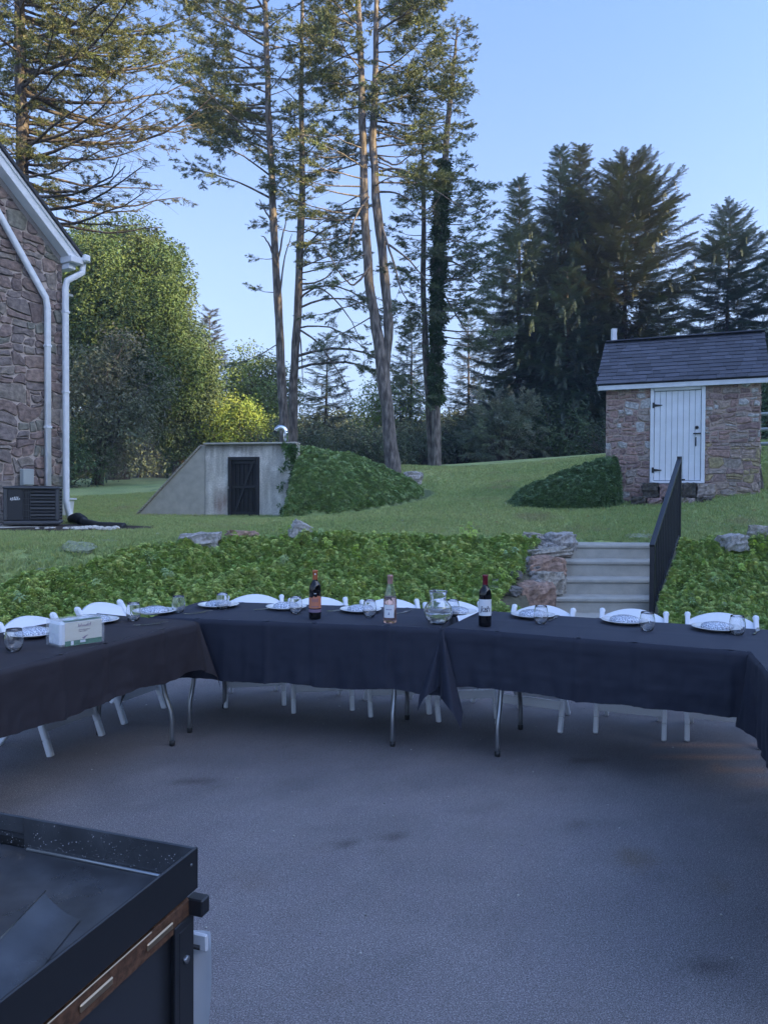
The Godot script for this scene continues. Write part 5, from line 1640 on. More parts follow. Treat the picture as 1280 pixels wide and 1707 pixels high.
func spruce(called: String, label: String, base: Vector3, H: float, R: float, tint: Color, sd: int, low := 0.06, whorl := 0.42, per := 9, hang := 0.5, dens := 1.0, group := "dark spruces beyond the stone shed", power := 0.85, size := 0.5) -> void:
	rng.seed = sd
	var o := thing(called, label, "conifer", Vector3.ZERO, 0, group)
	var st := start(true)
	var tp := []
	var tr := []
	for k in 12:
		var t := k / 11.0
		tp.append(base + Vector3(sin(t * 3.0 + sd) * 0.06, H * t - 0.3, cos(t * 2.0 + sd) * 0.06))
		tr.append(H * 0.013 * (1.0 - t) + 0.015)
	tube(st, tp, tr, 9)
	put("trunk", done(st), mat.bark_dark, o)
	var wood := start(true)
	var xf := []
	var co := []
	var hx := []
	var hc := []
	var y := H * low
	var turn := rf(0, 6)
	while y < H * 0.985:
		var t := y / H
		var reach := R * pow(1.0 - t, power) * (0.95 + 0.28 * sin(t * 30.0 + sd) * 0.4 + rf(-0.08, 0.08)) + 0.12
		if t < 0.18: reach *= lerpf(0.75, 1.0, t / 0.18)
		var n := int(per * (0.5 + 0.5 * minf(1.0, reach / R * 2.0)))
		for k in n:
			var az := turn + TAU * k / n + rf(-0.25, 0.25)
			var L := reach * rf(0.72, 1.18)
			var rise := lerpf(-0.3, 0.38, smoothstep(0.3, 1.0, t))
			var d := Vector3(cos(az), rise + rf(-0.12, 0.12), sin(az)).normalized()
			var from := Vector3(base.x, base.y + y + rf(-0.15, 0.15), base.z)
			var pts := []
			for j in 6:
				var u := j / 5.0
				pts.append(from + d * L * u + Vector3(0, -0.16 * L * sin(u * PI) * (1.0 - t) + 0.16 * L * u * u, 0))
			tube(wood, pts, [0.035 * (1.1 - t), 0.028 * (1.1 - t), 0.02, 0.014, 0.01, 0.006], 4, false)
			var m := int(ceil(L * 9.0 * dens)) + 4
			for j in m:
				var u := lerpf(0.18, 1.0, (j + rf(0.0, 1.0)) / m)
				var i := mini(int(u * 5), 4)
				var a: Vector3 = pts[i].lerp(pts[i + 1], u * 5 - i)
				var tang: Vector3 = (pts[i + 1] - pts[i]).normalized()
				var s := tang.cross(Vector3.UP).normalized() * (1.0 if j % 2 else -1.0)
				var w := rf(0.2, 1.5) * (1.0 - u * 0.5)
				xf.append(facing(tang + s * w + Vector3(0, rf(-0.3, 0.12), 0), Vector3.UP + rv() * 0.25, size * rf(0.75, 1.3) * (1.0 if t < 0.8 else 0.7), a))
				co.append(shade(tint, 0.3))
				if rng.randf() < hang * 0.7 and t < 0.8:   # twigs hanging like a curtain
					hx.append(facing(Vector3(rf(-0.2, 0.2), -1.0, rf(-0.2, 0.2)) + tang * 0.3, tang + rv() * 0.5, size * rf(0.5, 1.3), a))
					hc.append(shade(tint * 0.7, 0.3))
		turn += 0.7
		y += whorl * rf(0.8, 1.2) * (1.0 if t < 0.75 else 0.7)
	put("limbs", done(wood), mat.bark_dark, o)
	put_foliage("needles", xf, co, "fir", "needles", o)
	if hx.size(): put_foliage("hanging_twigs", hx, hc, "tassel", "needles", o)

func leafy(called: String, label: String, cat: String, base: Vector3, lobes: Array, per_area: float, size: float, tints: Array, sd: int, trunk_r: float, group := "", kind := "leaf", solid := 0.0) -> void:
	# lobes: [centre, radii]; clumps of leaves lie through the outer shell of each lobe
	rng.seed = sd
	var o := thing(called, label, cat, Vector3.ZERO, 0, group)
	var wood := start(true)
	var top: Vector3 = lobes[0][0]
	if trunk_r > 0:
		var tpts := []
		var trs := []
		for k in 7:
			var t := k / 6.0
			tpts.append(base.lerp(Vector3(lerpf(base.x, top.x, 0.6), top.y, lerpf(base.z, top.z, 0.6)), t) + Vector3(sin(t * 4 + sd) * 0.1, -0.3 * (1 - t), 0))
			trs.append(trunk_r * (1.3 - t) * (1.3 if k == 0 else 1.0))
		tube(wood, tpts, trs, 9)
		put("trunk", done(wood), mat.bark_dark, o)
		wood = start(true)
	var xf := []
	var co := []
	for l in lobes:
		var c: Vector3 = l[0]
		var r: Vector3 = l[1]
		if trunk_r > 0:
			var from := base.lerp(Vector3(lerpf(base.x, top.x, 0.6), top.y, lerpf(base.z, top.z, 0.6)), clampf((c.y - base.y) / maxf(top.y - base.y, 0.1) * 0.6, 0.15, 0.9))
			tube(wood, [from, from.lerp(c, 0.5) + Vector3(rf(-0.3, 0.3), rf(0, 0.4), rf(-0.3, 0.3)), c + Vector3(0, r.y * 0.3, 0)], [trunk_r * 0.4, trunk_r * 0.25, 0.02], 5, false)
		else:
			for k in 4: tube(wood, [base + Vector3(rf(-0.3, 0.3), -0.2, rf(-0.3, 0.3)), base.lerp(c, 0.5) + rv() * 0.2, c + rv() * r * 0.5], [0.03, 0.02, 0.01], 4, false)
		var area := (r.x * r.y + r.x * r.z + r.y * r.z) * 4.0
		var n := int(area * per_area)
		var lt: Color = tints[rng.randi() % tints.size()]
		var bumps := []
		for k in 9: bumps.append(rv())
		for k in n:
			var d := rv()
			var b := -1.0
			for q in bumps: b = maxf(b, d.dot(q))
			var shell := (0.72 + 0.34 * smoothstep(0.55, 0.95, b)) * pow(rng.randf(), 0.28)
			var p: Vector3 = c + d * r * shell
			if p.y < base.y + 0.05: continue
			if kind == "leaf": xf.append(Transform3D(Basis.from_euler(Vector3(rf(-0.5, 0.5), rf(0, TAU), rf(-0.5, 0.5))).scaled(Vector3.ONE * size * rf(0.6, 1.3)), p))
			else: xf.append(facing(d + Vector3(0, 0.4, 0) + rv() * 0.5, Vector3.UP, size * rf(0.7, 1.3), p))
			co.append(shade(lt.lerp(tints[rng.randi() % tints.size()], 0.35), 0.25))
	put("branches", done(wood), mat.bark_dark, o)
	put_foliage("leaves", xf, co, kind, "leaves", o)

func puffs(c: Vector3, r: Vector3, n: int, sd: int, share := 0.42) -> Array:   # the lobes of a crown: smaller balls over an egg
	rng.seed = sd
	var o := [[c, r * 0.62]]
	for k in n:
		var y := 1.0 - 2.0 * (k + 0.5) / n
		var a := k * 2.399963 + rf(-0.4, 0.4)
		var s := sqrt(maxf(0.0, 1.0 - y * y))
		var d := Vector3(cos(a) * s, y, sin(a) * s)
		o.append([c + d * r * rf(0.62, 0.86), r * share * rf(0.7, 1.25)])
	return o

# ---------------------------------------------------------------- planting
func planting() -> void:
	sprays.leaf = [leaf_cluster(22, 0.42, 0.5, 1), leaf_cluster(22, 0.42, 0.5, 2), leaf_cluster(18, 0.48, 0.45, 3)]
	sprays.fir = [fir_spray(4), fir_spray(5), fir_spray(6, 9, 0.25)]
	sprays.tassel = [fir_spray(14, 8, 0.0, 0.12), fir_spray(15, 7, 0.0, 0.15)]
	sprays.hemlock = [hemlock_spray(7), hemlock_spray(8), hemlock_spray(9)]
	sprays.wispy = [hemlock_spray(10), hemlock_spray(11)]
	bank()
	grass()
	conifers()
	broadleaves()

func bank() -> void:
	# pachysandra: whorls of leaves on short stems
	rng.seed = 31
	var ws := []
	for v in 3:
		var st := start()
		for tier in 3:
			var n := 6
			for k in n:
				var a := TAU * (k + tier * 0.4 + rf(-0.2, 0.2)) / n
				var d := Vector3(cos(a), [0.75, 0.25, -0.25][tier] + rf(-0.15, 0.15), sin(a)).normalized()
				var nr := (Vector3.UP - d * d.y).normalized()
				leaf(st, Vector3(0, -0.18 * tier, 0) + d * 0.1, d, nr, [0.55, 0.95, 1.0][tier] * rf(0.8, 1.15), 0.42, 0.2)
		ws.append(done(st))
	sprays.whorl = ws
	var xf := []
	var co := []
	var side := [[-5.4, 2.35, 115000], [3.0, 6.4, 50000]]
	for s in side:
		for k in s[2]:
			var x := rf(s[0], s[1])
			var z := -rf(6.2, 9.9)
			if not in_cover(x, z): continue
			var edge := 1.0 if in_cover(x - 0.25, z) and in_cover(x, z - 0.2) else 0.55
			var lump := nz.get_noise_2d(x * 70, z * 70)
			var y := gh(x, z) + (0.03 + rf(0.0, 0.1) + 0.12 * lump) * edge
			var sc := rf(0.018, 0.042)
			xf.append(Transform3D(Basis.from_euler(Vector3(rf(-0.35, 0.35) + 0.2, rf(0, TAU), rf(-0.35, 0.35))).scaled(Vector3.ONE * sc), Vector3(x, y, z)))
			var c := Color(0.29, 0.41, 0.1).lerp(Color(0.56, 0.62, 0.18), clampf(rf(-0.5, 0.8) + lump * 0.7, 0, 1))
			co.append(shade(c, 0.22))
	var n0 := thing("pachysandra", "low leafy green ground cover filling the bank behind the tables", "ground cover")
	tag(n0, "", "", "", "stuff")
	put_foliage("leaves", xf, co, "whorl", "cover", n0)
	xf = []; co = []
	for k in 70:   # taller weeds and pale new shoots standing out of the cover
		var x := rf(-4.0, 2.2) if k % 3 else rf(3.2, 5.5)
		var z := -rf(6.8, 9.5)
		if not in_cover(x, z): continue
		var y := gh(x, z)
		for e in 5:
			xf.append(Transform3D(Basis.from_euler(Vector3(rf(-0.5, 0.5), rf(0, TAU), rf(-0.5, 0.5))).scaled(Vector3.ONE * rf(0.03, 0.06)), Vector3(x + rf(-0.07, 0.07), y + 0.1 + 0.035 * e, z + rf(-0.07, 0.07))))
			co.append(shade(Color(0.42, 0.56, 0.1) if k % 2 else Color(0.3, 0.4, 0.16), 0.2))
	put_foliage("weeds", xf, co, "whorl", "cover", n0)
	# ivy over the mound and at the shed corner
	xf = []; co = []
	for k in 75000:
		var x := rf(-3.1, 1.5)
		var z := rf(-22.4, -16.1)
		var h := mound(x, z)
		if h < lawn_h(x, z) + 0.02: continue
		if x < -2.24 and z > -18.0: continue
		if x < -2.6: continue
		xf.append(Transform3D(Basis.from_euler(Vector3(rf(-0.7, 0.7) + 0.3, rf(0, TAU), rf(-0.7, 0.7))).scaled(Vector3.ONE * rf(0.04, 0.075)), Vector3(x, h + rf(0.0, 0.13) * (1.0 + nz.get_noise_2d(x * 80, z * 80)), z)))
		co.append(shade(Color(0.2, 0.31, 0.11).lerp(Color(0.33, 0.42, 0.16), rng.randf() * 0.8), 0.3))
	# trailing strands over the wall's edge
	for k in 70:
		var t := rng.randf()
		xf.append(Transform3D(Basis.from_euler(Vector3(rf(0.2, 1.2), rf(0, TAU), rf(-0.5, 0.5))).scaled(Vector3.ONE * rf(0.07, 0.13)), Vector3(-2.08 - pow(rng.randf(), 2.5) * 0.34 - 0.06 * t, 2.74 - t * 1.7, -17.74 + rf(-0.06, 0.06))))
		co.append(shade(Color(0.1, 0.19, 0.06), 0.3))
	var iv := thing("ivy_mound", "dense dark ivy spilling over the earth mound beside the cellar wall", "ivy")
	tag(iv, "", "", "", "stuff")
	put_foliage("leaves", xf, co, "whorl", "cover", iv)
	xf = []; co = []
	for k in 24000:
		var u := rng.randf()
		var x := lerpf(2.3, 4.25, u)
		var zc := -13.75 - 0.15 * u
		var half := 0.85 * (0.55 + 0.45 * sin(u * PI))
		var v := rf(-1, 1)
		var top := (0.12 + 0.74 * pow(u, 0.75)) * smoothstep(0.0, 0.12, u) * sqrt(maxf(0.0, 1 - v * v)) * (1.0 + 0.25 * nz.get_noise_2d(x * 90, v * 60))
		var y := top * pow(rng.randf(), 0.3)
		var z := zc + v * half
		xf.append(Transform3D(Basis.from_euler(Vector3(rf(-0.8, 0.8) + 0.3, rf(0, TAU), rf(-0.8, 0.8))).scaled(Vector3.ONE * rf(0.034, 0.065)), Vector3(x, gh(x, z) + y, z)))
		co.append(shade(Color(0.13, 0.21, 0.09), 0.3))
	var sh := thing("ivy_shrub", "low dark ivy shrub heaped against the shed's corner", "shrub")
	put_foliage("leaves", xf, co, "whorl", "cover", sh)
	var wood := start(true)
	rng.seed = 4
	for k in 14:
		var x := rf(2.7, 4.3)
		var z := -13.8 + rf(-0.3, 0.3)
		tube(wood, [Vector3(x, gh(x, z) - 0.05, z), Vector3(x + rf(-0.1, 0.15), gh(x, z) + 0.25, z + rf(-0.1, 0.1))], [0.012, 0.006], 4)
	put("stems", done(wood), mat.bark_dark, sh)

func grass() -> void:
	rng.seed = 41
	var ms := []
	for v in 3:
		var st := start()
		for k in 9:
			var a := rf(0, TAU)
			var p := Vector3(cos(a), 0, sin(a)) * rf(0.0, 0.6)
			var lean := Vector3(rf(-0.5, 0.5), 1.0, rf(-0.5, 0.5)).normalized()
			var s := lean.cross(rv()).normalized() * 0.05
			var L := rf(0.5, 1.0)
			tri(st, p - s, p + s, p + lean * L * 0.6 + s * 0.6)
			tri(st, p - s, p + lean * L * 0.6 + s * 0.6, p + lean * L + Vector3(lean.x, -0.1, lean.z) * 0.2)
		ms.append(done(st))
	sprays.tuft = ms
	var xf := []
	var co := []
	for k in 120000:
		var d := lerpf(6.2, 25.0, pow(rng.randf(), 1.35))
		var x := rf(-0.56, 0.56) * d
		var z := -d
		if d < toe(x) or in_cover(x, z) or mound(x, z) > 0.9: continue
		if d > 8.2 and d < 9.95 and x > stair_left(d) - 0.6 and x < stair_right(d) + 0.1: continue
		if d < 8.3 and x > -1.5: continue
		if pow((x + 4.95) / 1.6, 2.0) + pow((z + 10.9) / 0.74, 2.0) < 1.0: continue
		var sc := rf(0.035, 0.065) * (1.0 + 0.03 * d)
		xf.append(Transform3D(Basis.from_euler(Vector3(0, rf(0, TAU), 0)).scaled(Vector3.ONE * sc), Vector3(x, gh(x, z) - 0.004, z)))
		var p := nz.get_noise_2d(x * 9, z * 9)
		var c := Color(0.29, 0.365, 0.125).lerp(Color(0.42, 0.45, 0.18), clampf(0.35 + p + rf(-0.3, 0.3), 0, 1) * 0.7)
		c = c.lerp(Color(0.32, 0.26, 0.15), smoothstep(0.32, 0.6, nz2.get_noise_2d(x * 14 + 90, z * 14)) * 0.5)
		co.append(shade(c, 0.18))
	var g := thing("grass", "short mown grass of the lawn", "grass")
	tag(g, "", "", "", "stuff")
	put_foliage("blades", xf, co, "tuft", "grass_blades", g)
	xf = []; co = []
	for k in 700:   # dry leaves and clover heads lying in the grass
		var d := rf(8.6, 24.0)
		var x := rf(-0.5, 0.54) * d
		if in_cover(x, -d) or mound(x, -d) > 0.9 or (d < 10.0 and x > 1.2): continue
		xf.append(Transform3D(Basis.from_euler(Vector3(rf(-0.4, 0.4), rf(0, TAU), rf(-0.4, 0.4))).scaled(Vector3.ONE * rf(0.014, 0.03)), Vector3(x, gh(x, -d) + 0.03, -d)))
		co.append(shade([Color(0.32, 0.2, 0.08), Color(0.5, 0.5, 0.4), Color(0.4, 0.33, 0.12)][k % 3], 0.3))
	put_foliage("fallen_leaves", xf, co, "whorl", "cover", g)

func V(a: float, b: float, c: float) -> Vector3:
	return Vector3(a, b, c)

func conifers() -> void:
	var olive := Color(0.14, 0.165, 0.065)
	var dusk := Color(0.11, 0.145, 0.08)
	# azimuth 0 is towards +x, PI/2 away from the house side (-z)
	var a := PI
	tall_pine("tall_pine", "tall pine with limbs reaching far to the house side, slender trunk behind the cellar vent",
		[V(-3.12, 2.3, -24), V(-3.28, 5.11, -24), V(-3.42, 7.77, -24), V(-3.58, 10.99, -24), V(-3.74, 13.82, -24), V(-3.83, 17.2, -24), V(-3.89, 18.9, -24)], [0.173, 0.150, 0.128, 0.112, 0.098, 0.075, 0.053], "bark_grey",
		[[10.4, 11.2, 1, PI, 0.25, 3.4, 3.4, 0.32, -0.12, -0.05, 0.5, 0.35, 0.6, dusk], [11.4, 12.8, 3, PI, 0.4, 3.6, 3.2, 0.75, 0.0, -0.1, 0.62, 0.4, 0.62, dusk], [12.6, 19.0, 24, PI, 0.85, 3.4, 2.6, 0.5, 0.05, -0.05, 0.5, 0.2, 0.62, olive], [12.4, 19.0, 18, 0.2, 1.4, 1.6, 1.9, 0.4, 0.0, 0.0, 0.42, 0.25, 0.6, olive], [7.0, 9.8, 2, 3.3, 0.3, 0.8, 0.7, 0.1, 0.1, 0, 0.5, 0.5, 0.45, dusk], [6.2, 7.0, 1, 3.2, 0.1, 1.7, 1.7, 0.05, 0.25, -0.25, 0.62, 0.3, 0.55, dusk]],
		[[V(-3.5, 9.1, -24), V(-3.75, 9.6, -23.8), V(-3.9, 9.7, -23.7)], [V(-3.55, 10.2, -24), V(-3.8, 10.5, -23.7), V(-3.95, 10.8, -23.6)], [V(-3.5, 8.7, -24), V(-3.2, 9.8, -23.7), V(-3.1, 10.4, -23.7)], [V(-3.4, 7.4, -24), V(-3.2, 8.8, -23.7), V(-2.9, 9.7, -23.5)]], 101)
	tall_pine("tall_pine", "straight slim pine just beside the one with the long one sided limbs",
		[V(-3.01, 2.3, -24.5), V(-2.96, 5.18, -24.5), V(-2.83, 7.91, -24.5), V(-2.72, 11.2, -24.5), V(-2.75, 14.08, -24.5), V(-2.74, 16.39, -24.5), V(-2.73, 18.9, -24.5)], [0.158, 0.143, 0.128, 0.105, 0.083, 0.060, 0.038], "bark_grey",
		[[10.8, 18.8, 44, 0.0, 3.14, 1.5, 1.3, 0.25, 0.05, 0.0, 0.48, 0.2, 0.55, olive], [8.6, 10.8, 10, -0.2, 1.0, 2.2, 1.8, 0.2, 0.1, 0.1, 0.42, 0.35, 0.5, dusk], [5.4, 8.4, 5, -0.1, 0.5, 3.8, 3.0, -0.05, -0.2, -0.45, 0.4, 0.4, 0.5, dusk], [10.0, 13.0, 5, PI, 0.6, 1.3, 1.1, 0.1, 0.05, 0, 0.45, 0.3, 0.5, dusk]],
		[[V(-2.8, 9.2, -24.5), V(-2.3, 9.8, -24.2), V(-1.5, 10.2, -24.0), V(-1.0, 9.9, -23.9)], [V(-2.83, 7.9, -24.5), V(-2.1, 8.2, -24.1), V(-1.2, 7.3, -23.9), V(-0.6, 6.1, -23.8)], [V(-2.85, 8.4, -24.5), V(-1.9, 8.5, -24.1), V(-1.2, 9.4, -24.0)], [V(-2.9, 7.0, -24.5), V(-2.2, 6.5, -24.2), V(-1.4, 5.4, -24.0), V(-1.0, 4.6, -24.0)], [V(-2.86, 7.4, -24.5), V(-2.7, 6.3, -24.2), V(-2.6, 5.0, -24.1)], [V(-2.8, 9.6, -24.5), V(-2.6, 9.65, -24.0)], [V(-2.8, 8.9, -24.5), V(-2.45, 8.95, -24.0)], [V(-2.8, 8.6, -24.5), V(-2.5, 8.4, -24.0)]], 102)
	var dbl := tall_pine("double_pine", "biggest pine, its trunk forking low into two tall stems",
		[V(0.28, 2.0, -22), V(0.07, 4.12, -22), V(-0.17, 6.05, -22), V(-0.48, 7.79, -22), V(-0.63, 10.22, -22), V(-0.71, 13.33, -22), V(-0.83, 15.91, -22), V(-0.93, 17.6, -22)], [0.232, 0.188, 0.160, 0.136, 0.120, 0.104, 0.080, 0.056], "bark_grey",
		[[13.4, 17.6, 22, PI, 1.5, 2.1, 1.7, 0.3, 0.05, 0.0, 0.58, 0.15, 0.6, olive], [12.0, 14.0, 11, 0.5, 3.0, 1.6, 1.7, 0.2, 0.1, 0.05, 0.68, 0.1, 0.55, dusk], [9.2, 12.2, 14, PI, 0.9, 2.0, 2.0, 0.1, 0.1, 0.0, 0.32, 0.4, 0.5, olive], [6.5, 9.0, 4, 3.3, 0.6, 1.6, 2.0, -0.1, 0.2, -0.1, 0.4, 0.4, 0.5, dusk]],
		[[V(-0.5, 10.2, -21.9), V(-0.9, 9.4, -21.6), V(-1.1, 8.4, -21.6)], [V(-0.45, 8.2, -21.9), V(-0.9, 7.6, -21.6), V(-1.3, 7.9, -21.5), V(-1.6, 8.4, -21.5)]], 103)
	tall_pine("", "", [V(0.04, 4.9, -22.04), V(0.11, 6.57, -22), V(-0.04, 8.31, -22), V(-0.28, 10.22, -22), V(-0.38, 11.95, -22), V(-0.32, 14.19, -22), V(-0.27, 17.2, -22)], [0.098, 0.143, 0.135, 0.120, 0.105, 0.083, 0.053], "bark_grey",
		[[12.6, 17.4, 22, 0.1, 1.1, 2.1, 2.0, 0.25, 0.05, -0.02, 0.6, 0.15, 0.6, olive], [10.4, 12.6, 11, 0.0, 0.9, 2.2, 2.1, 0.3, 0.15, -0.1, 0.5, 0.35, 0.55, olive]],
		[[V(-0.2, 11.0, -22), V(0.5, 10.9, -21.7), V(1.4, 10.3, -21.6), V(2.3, 9.7, -21.6)], [V(-0.25, 10.4, -22), V(0.4, 10.2, -21.7), V(1.2, 9.7, -21.6)], [V(-0.2, 9.6, -22), V(0.2, 8.4, -21.7), V(0.5, 7.4, -21.7), V(0.9, 6.9, -21.7)], [V(-0.1, 9.0, -22), V(0.7, 8.3, -21.7), V(1.3, 7.6, -21.7)], [V(-0.2, 11.4, -22), V(0.3, 11.1, -21.8), V(0.9, 11.5, -21.7)]], 104, "", dbl)
	var ivy := tall_pine("ivy_clad_pine", "leaning pine with dark ivy climbing its middle trunk and a feathery tip",
		[V(1.75, 2.0, -25), V(1.71, 5.09, -25), V(1.73, 8.06, -25), V(1.83, 11.03, -25), V(2.01, 13.58, -25), V(2.23, 15.94, -25), V(2.34, 17.0, -25)], [0.160, 0.144, 0.136, 0.128, 0.096, 0.056, 0.024], "bark_grey",
		[[13.2, 17.0, 34, 0.0, 3.14, 0.9, 0.35, 0.15, 0.0, 0.1, 0.7, 0.1, 0.42, olive], [6.5, 12.2, 26, 0.0, 1.3, 2.1, 1.5, 0.1, 0.1, 0.1, 0.5, 0.25, 0.55, dusk], [7.0, 12.0, 12, PI, 1.0, 1.2, 1.1, 0.1, 0.1, 0.1, 0.5, 0.25, 0.5, dusk]],
		[[V(1.8, 8.5, -25), V(2.4, 7.4, -24.7), V(2.9, 6.5, -24.7)], [V(1.8, 9.5, -25), V(2.6, 9.0, -24.7), V(3.3, 8.3, -24.7)]], 105)
	rng.seed = 8
	var xf := []
	var co := []
	for k in 900:
		var y := rf(4.6, 12.6)
		var c := path_at([V(1.75, 2.0, -25), V(1.71, 5.09, -25), V(1.73, 8.06, -25), V(1.83, 11.03, -25), V(2.01, 13.58, -25)], y)
		var az := rf(0, TAU)
		var r := 0.14 + rf(0.0, 0.14) * absf(nz.get_noise_2d(y * 60, az * 20)) * 3.0
		xf.append(Transform3D(Basis.from_euler(Vector3(rf(-1, 1), rf(0, TAU), rf(-1, 1))).scaled(Vector3.ONE * rf(0.1, 0.18)), c + V(cos(az) * r, 0, sin(az) * r)))
		co.append(shade(Color(0.05, 0.09, 0.04), 0.3))
	put_foliage("ivy", xf, co, "whorl", "cover", ivy)
	tall_pine("slim_pine", "thin straight pine growing against the ivy clad one",
		[V(1.65, 2.0, -25.3), V(1.47, 4.93, -25.3), V(1.29, 8.14, -25.3), V(1.25, 11.54, -25.3), V(1.21, 13.5, -25.3)], [0.14, 0.12, 0.1, 0.07, 0.03], "bark_grey",
		[[7.5, 13.5, 34, 0.0, 3.14, 1.35, 0.45, 0.1, 0.1, 0.1, 0.62, 0.2, 0.5, dusk], [5.8, 8.0, 7, 3.0, 1.2, 1.2, 1.2, -0.1, 0.15, 0, 0.5, 0.3, 0.45, dusk]], [], 106)
	# the big half bare conifer behind the house
	var low := Color(0.1, 0.105, 0.05)
	tall_pine("half_bare_conifer", "big half dead conifer sweeping bare limbs out from behind the stone house",
		[V(-8.09, 0.9, -17), V(-8.14, 5.91, -17), V(-8.17, 9.93, -17), V(-8.22, 11.93, -17), V(-8.25, 14.2, -17), V(-8.25, 18, -17)], [0.186, 0.155, 0.130, 0.118, 0.099, 0.050], "bark_dark",
		[[7.6, 9.2, 12, 0.0, 0.75, 3.3, 3.4, -0.12, 0.1, 0.22, 0.2, 0.25, 0.36, low], [9.0, 10.8, 13, 0.0, 0.8, 3.7, 3.7, -0.05, 0.08, 0.28, 0.26, 0.25, 0.36, low], [10.6, 14.8, 36, 0.0, 1.0, 3.6, 3.2, 0.0, 0.05, 0.25, 0.5, 0.15, 0.4, olive], [9.0, 15.0, 22, PI, 1.6, 2.4, 2.4, 0.0, 0.05, 0.2, 0.5, 0.1, 0.42, olive], [8.0, 15.0, 80, 0.0, 3.14, 0.7, 0.8, 0.0, 0.0, 0.1, 0.8, 0.1, 0.4, olive]],
		[], 107, "")
	# spruces behind the shed
	var dark := Color(0.09, 0.142, 0.104)
	var sunlit_tint := Color(0.125, 0.145, 0.08)  # evening sunlight put into the needle tint of two spruces
	spruce("spruce", "pointed dark spruce at the near edge of the big spruce group", V(6.33, 3.2, -36), 13.6, 3.8, dark, 201, 0.07, 0.4, 11, 0.4, 1.2, "dark spruces beyond the stone shed", 1.05)
	spruce("spruce", "tall dark spruce with a notched twin top, its outer half", V(8.55, 3.3, -37), 15.5, 4.4, dark, 202, 0.05, 0.42, 11, 0.5, 1.2, "dark spruces beyond the stone shed", 1.0)
	spruce("spruce", "tall dark spruce with a twin top and sunlight painted into its needle tint", V(9.75, 3.4, -38), 16.0, 4.2, sunlit_tint, 203, 0.05, 0.42, 11, 0.5, 1.2, "dark spruces beyond the stone shed", 1.0)
	spruce("spruce", "broad round shouldered spruce with layered limbs above the shed roof", V(11.5, 3.5, -36), 14.2, 4.7, sunlit_tint, 204, 0.12, 0.42, 12, 0.08, 1.6, "dark spruces beyond the stone shed", 0.5)
	spruce("spruce", "lone layered fir with gaps of sky, over the shed roof's far end", V(17.25, 3.8, -38), 12.3, 4.2, dark, 205, 0.12, 0.46, 12, 0.1, 1.4, "dark spruces beyond the stone shed", 0.6)
	spruce("spruce", "dark spruce cut by the frame's edge beyond the shed", V(17.9, 3.8, -34), 9.8, 3.4, dark, 206, 0.08, 0.45, 10, 0.4, 1.1)
	spruce("spruce", "low dense spruce closing the gap under the notched twins", V(8.3, 3.3, -34.6), 9.0, 3.0, dark, 207, 0.04, 0.42, 10, 0.8, 1.2)
	# far ones
	spruce("far_conifer", "golden lit far conifer beside the big broadleaf tree", V(-10.7, 2.4, -46), 10.6, 2.6, Color(0.12, 0.1, 0.03), 211, 0.05, 0.5, 8, 0.1, 0.9, "conifers far behind the pines")
	spruce("far_conifer", "dark sparse far conifer between the slim pines and the double pine", V(-3.1, 2.4, -40), 7.9, 2.5, dark, 212, 0.05, 0.5, 8, 0.1, 0.8, "conifers far behind the pines")
	spruce("far_conifer", "far conifer seen between the double pine and the ivy clad pine", V(1.5, 2.7, -44), 9.7, 2.4, dark, 213, 0.05, 0.55, 8, 0.1, 0.8, "conifers far behind the pines")
	spruce("far_conifer", "pale airy far conifer before the spruce group", V(5.3, 3.0, -48), 10.3, 2.3, Color(0.11, 0.12, 0.07), 214, 0.05, 0.55, 8, 0.1, 0.7, "conifers far behind the pines")

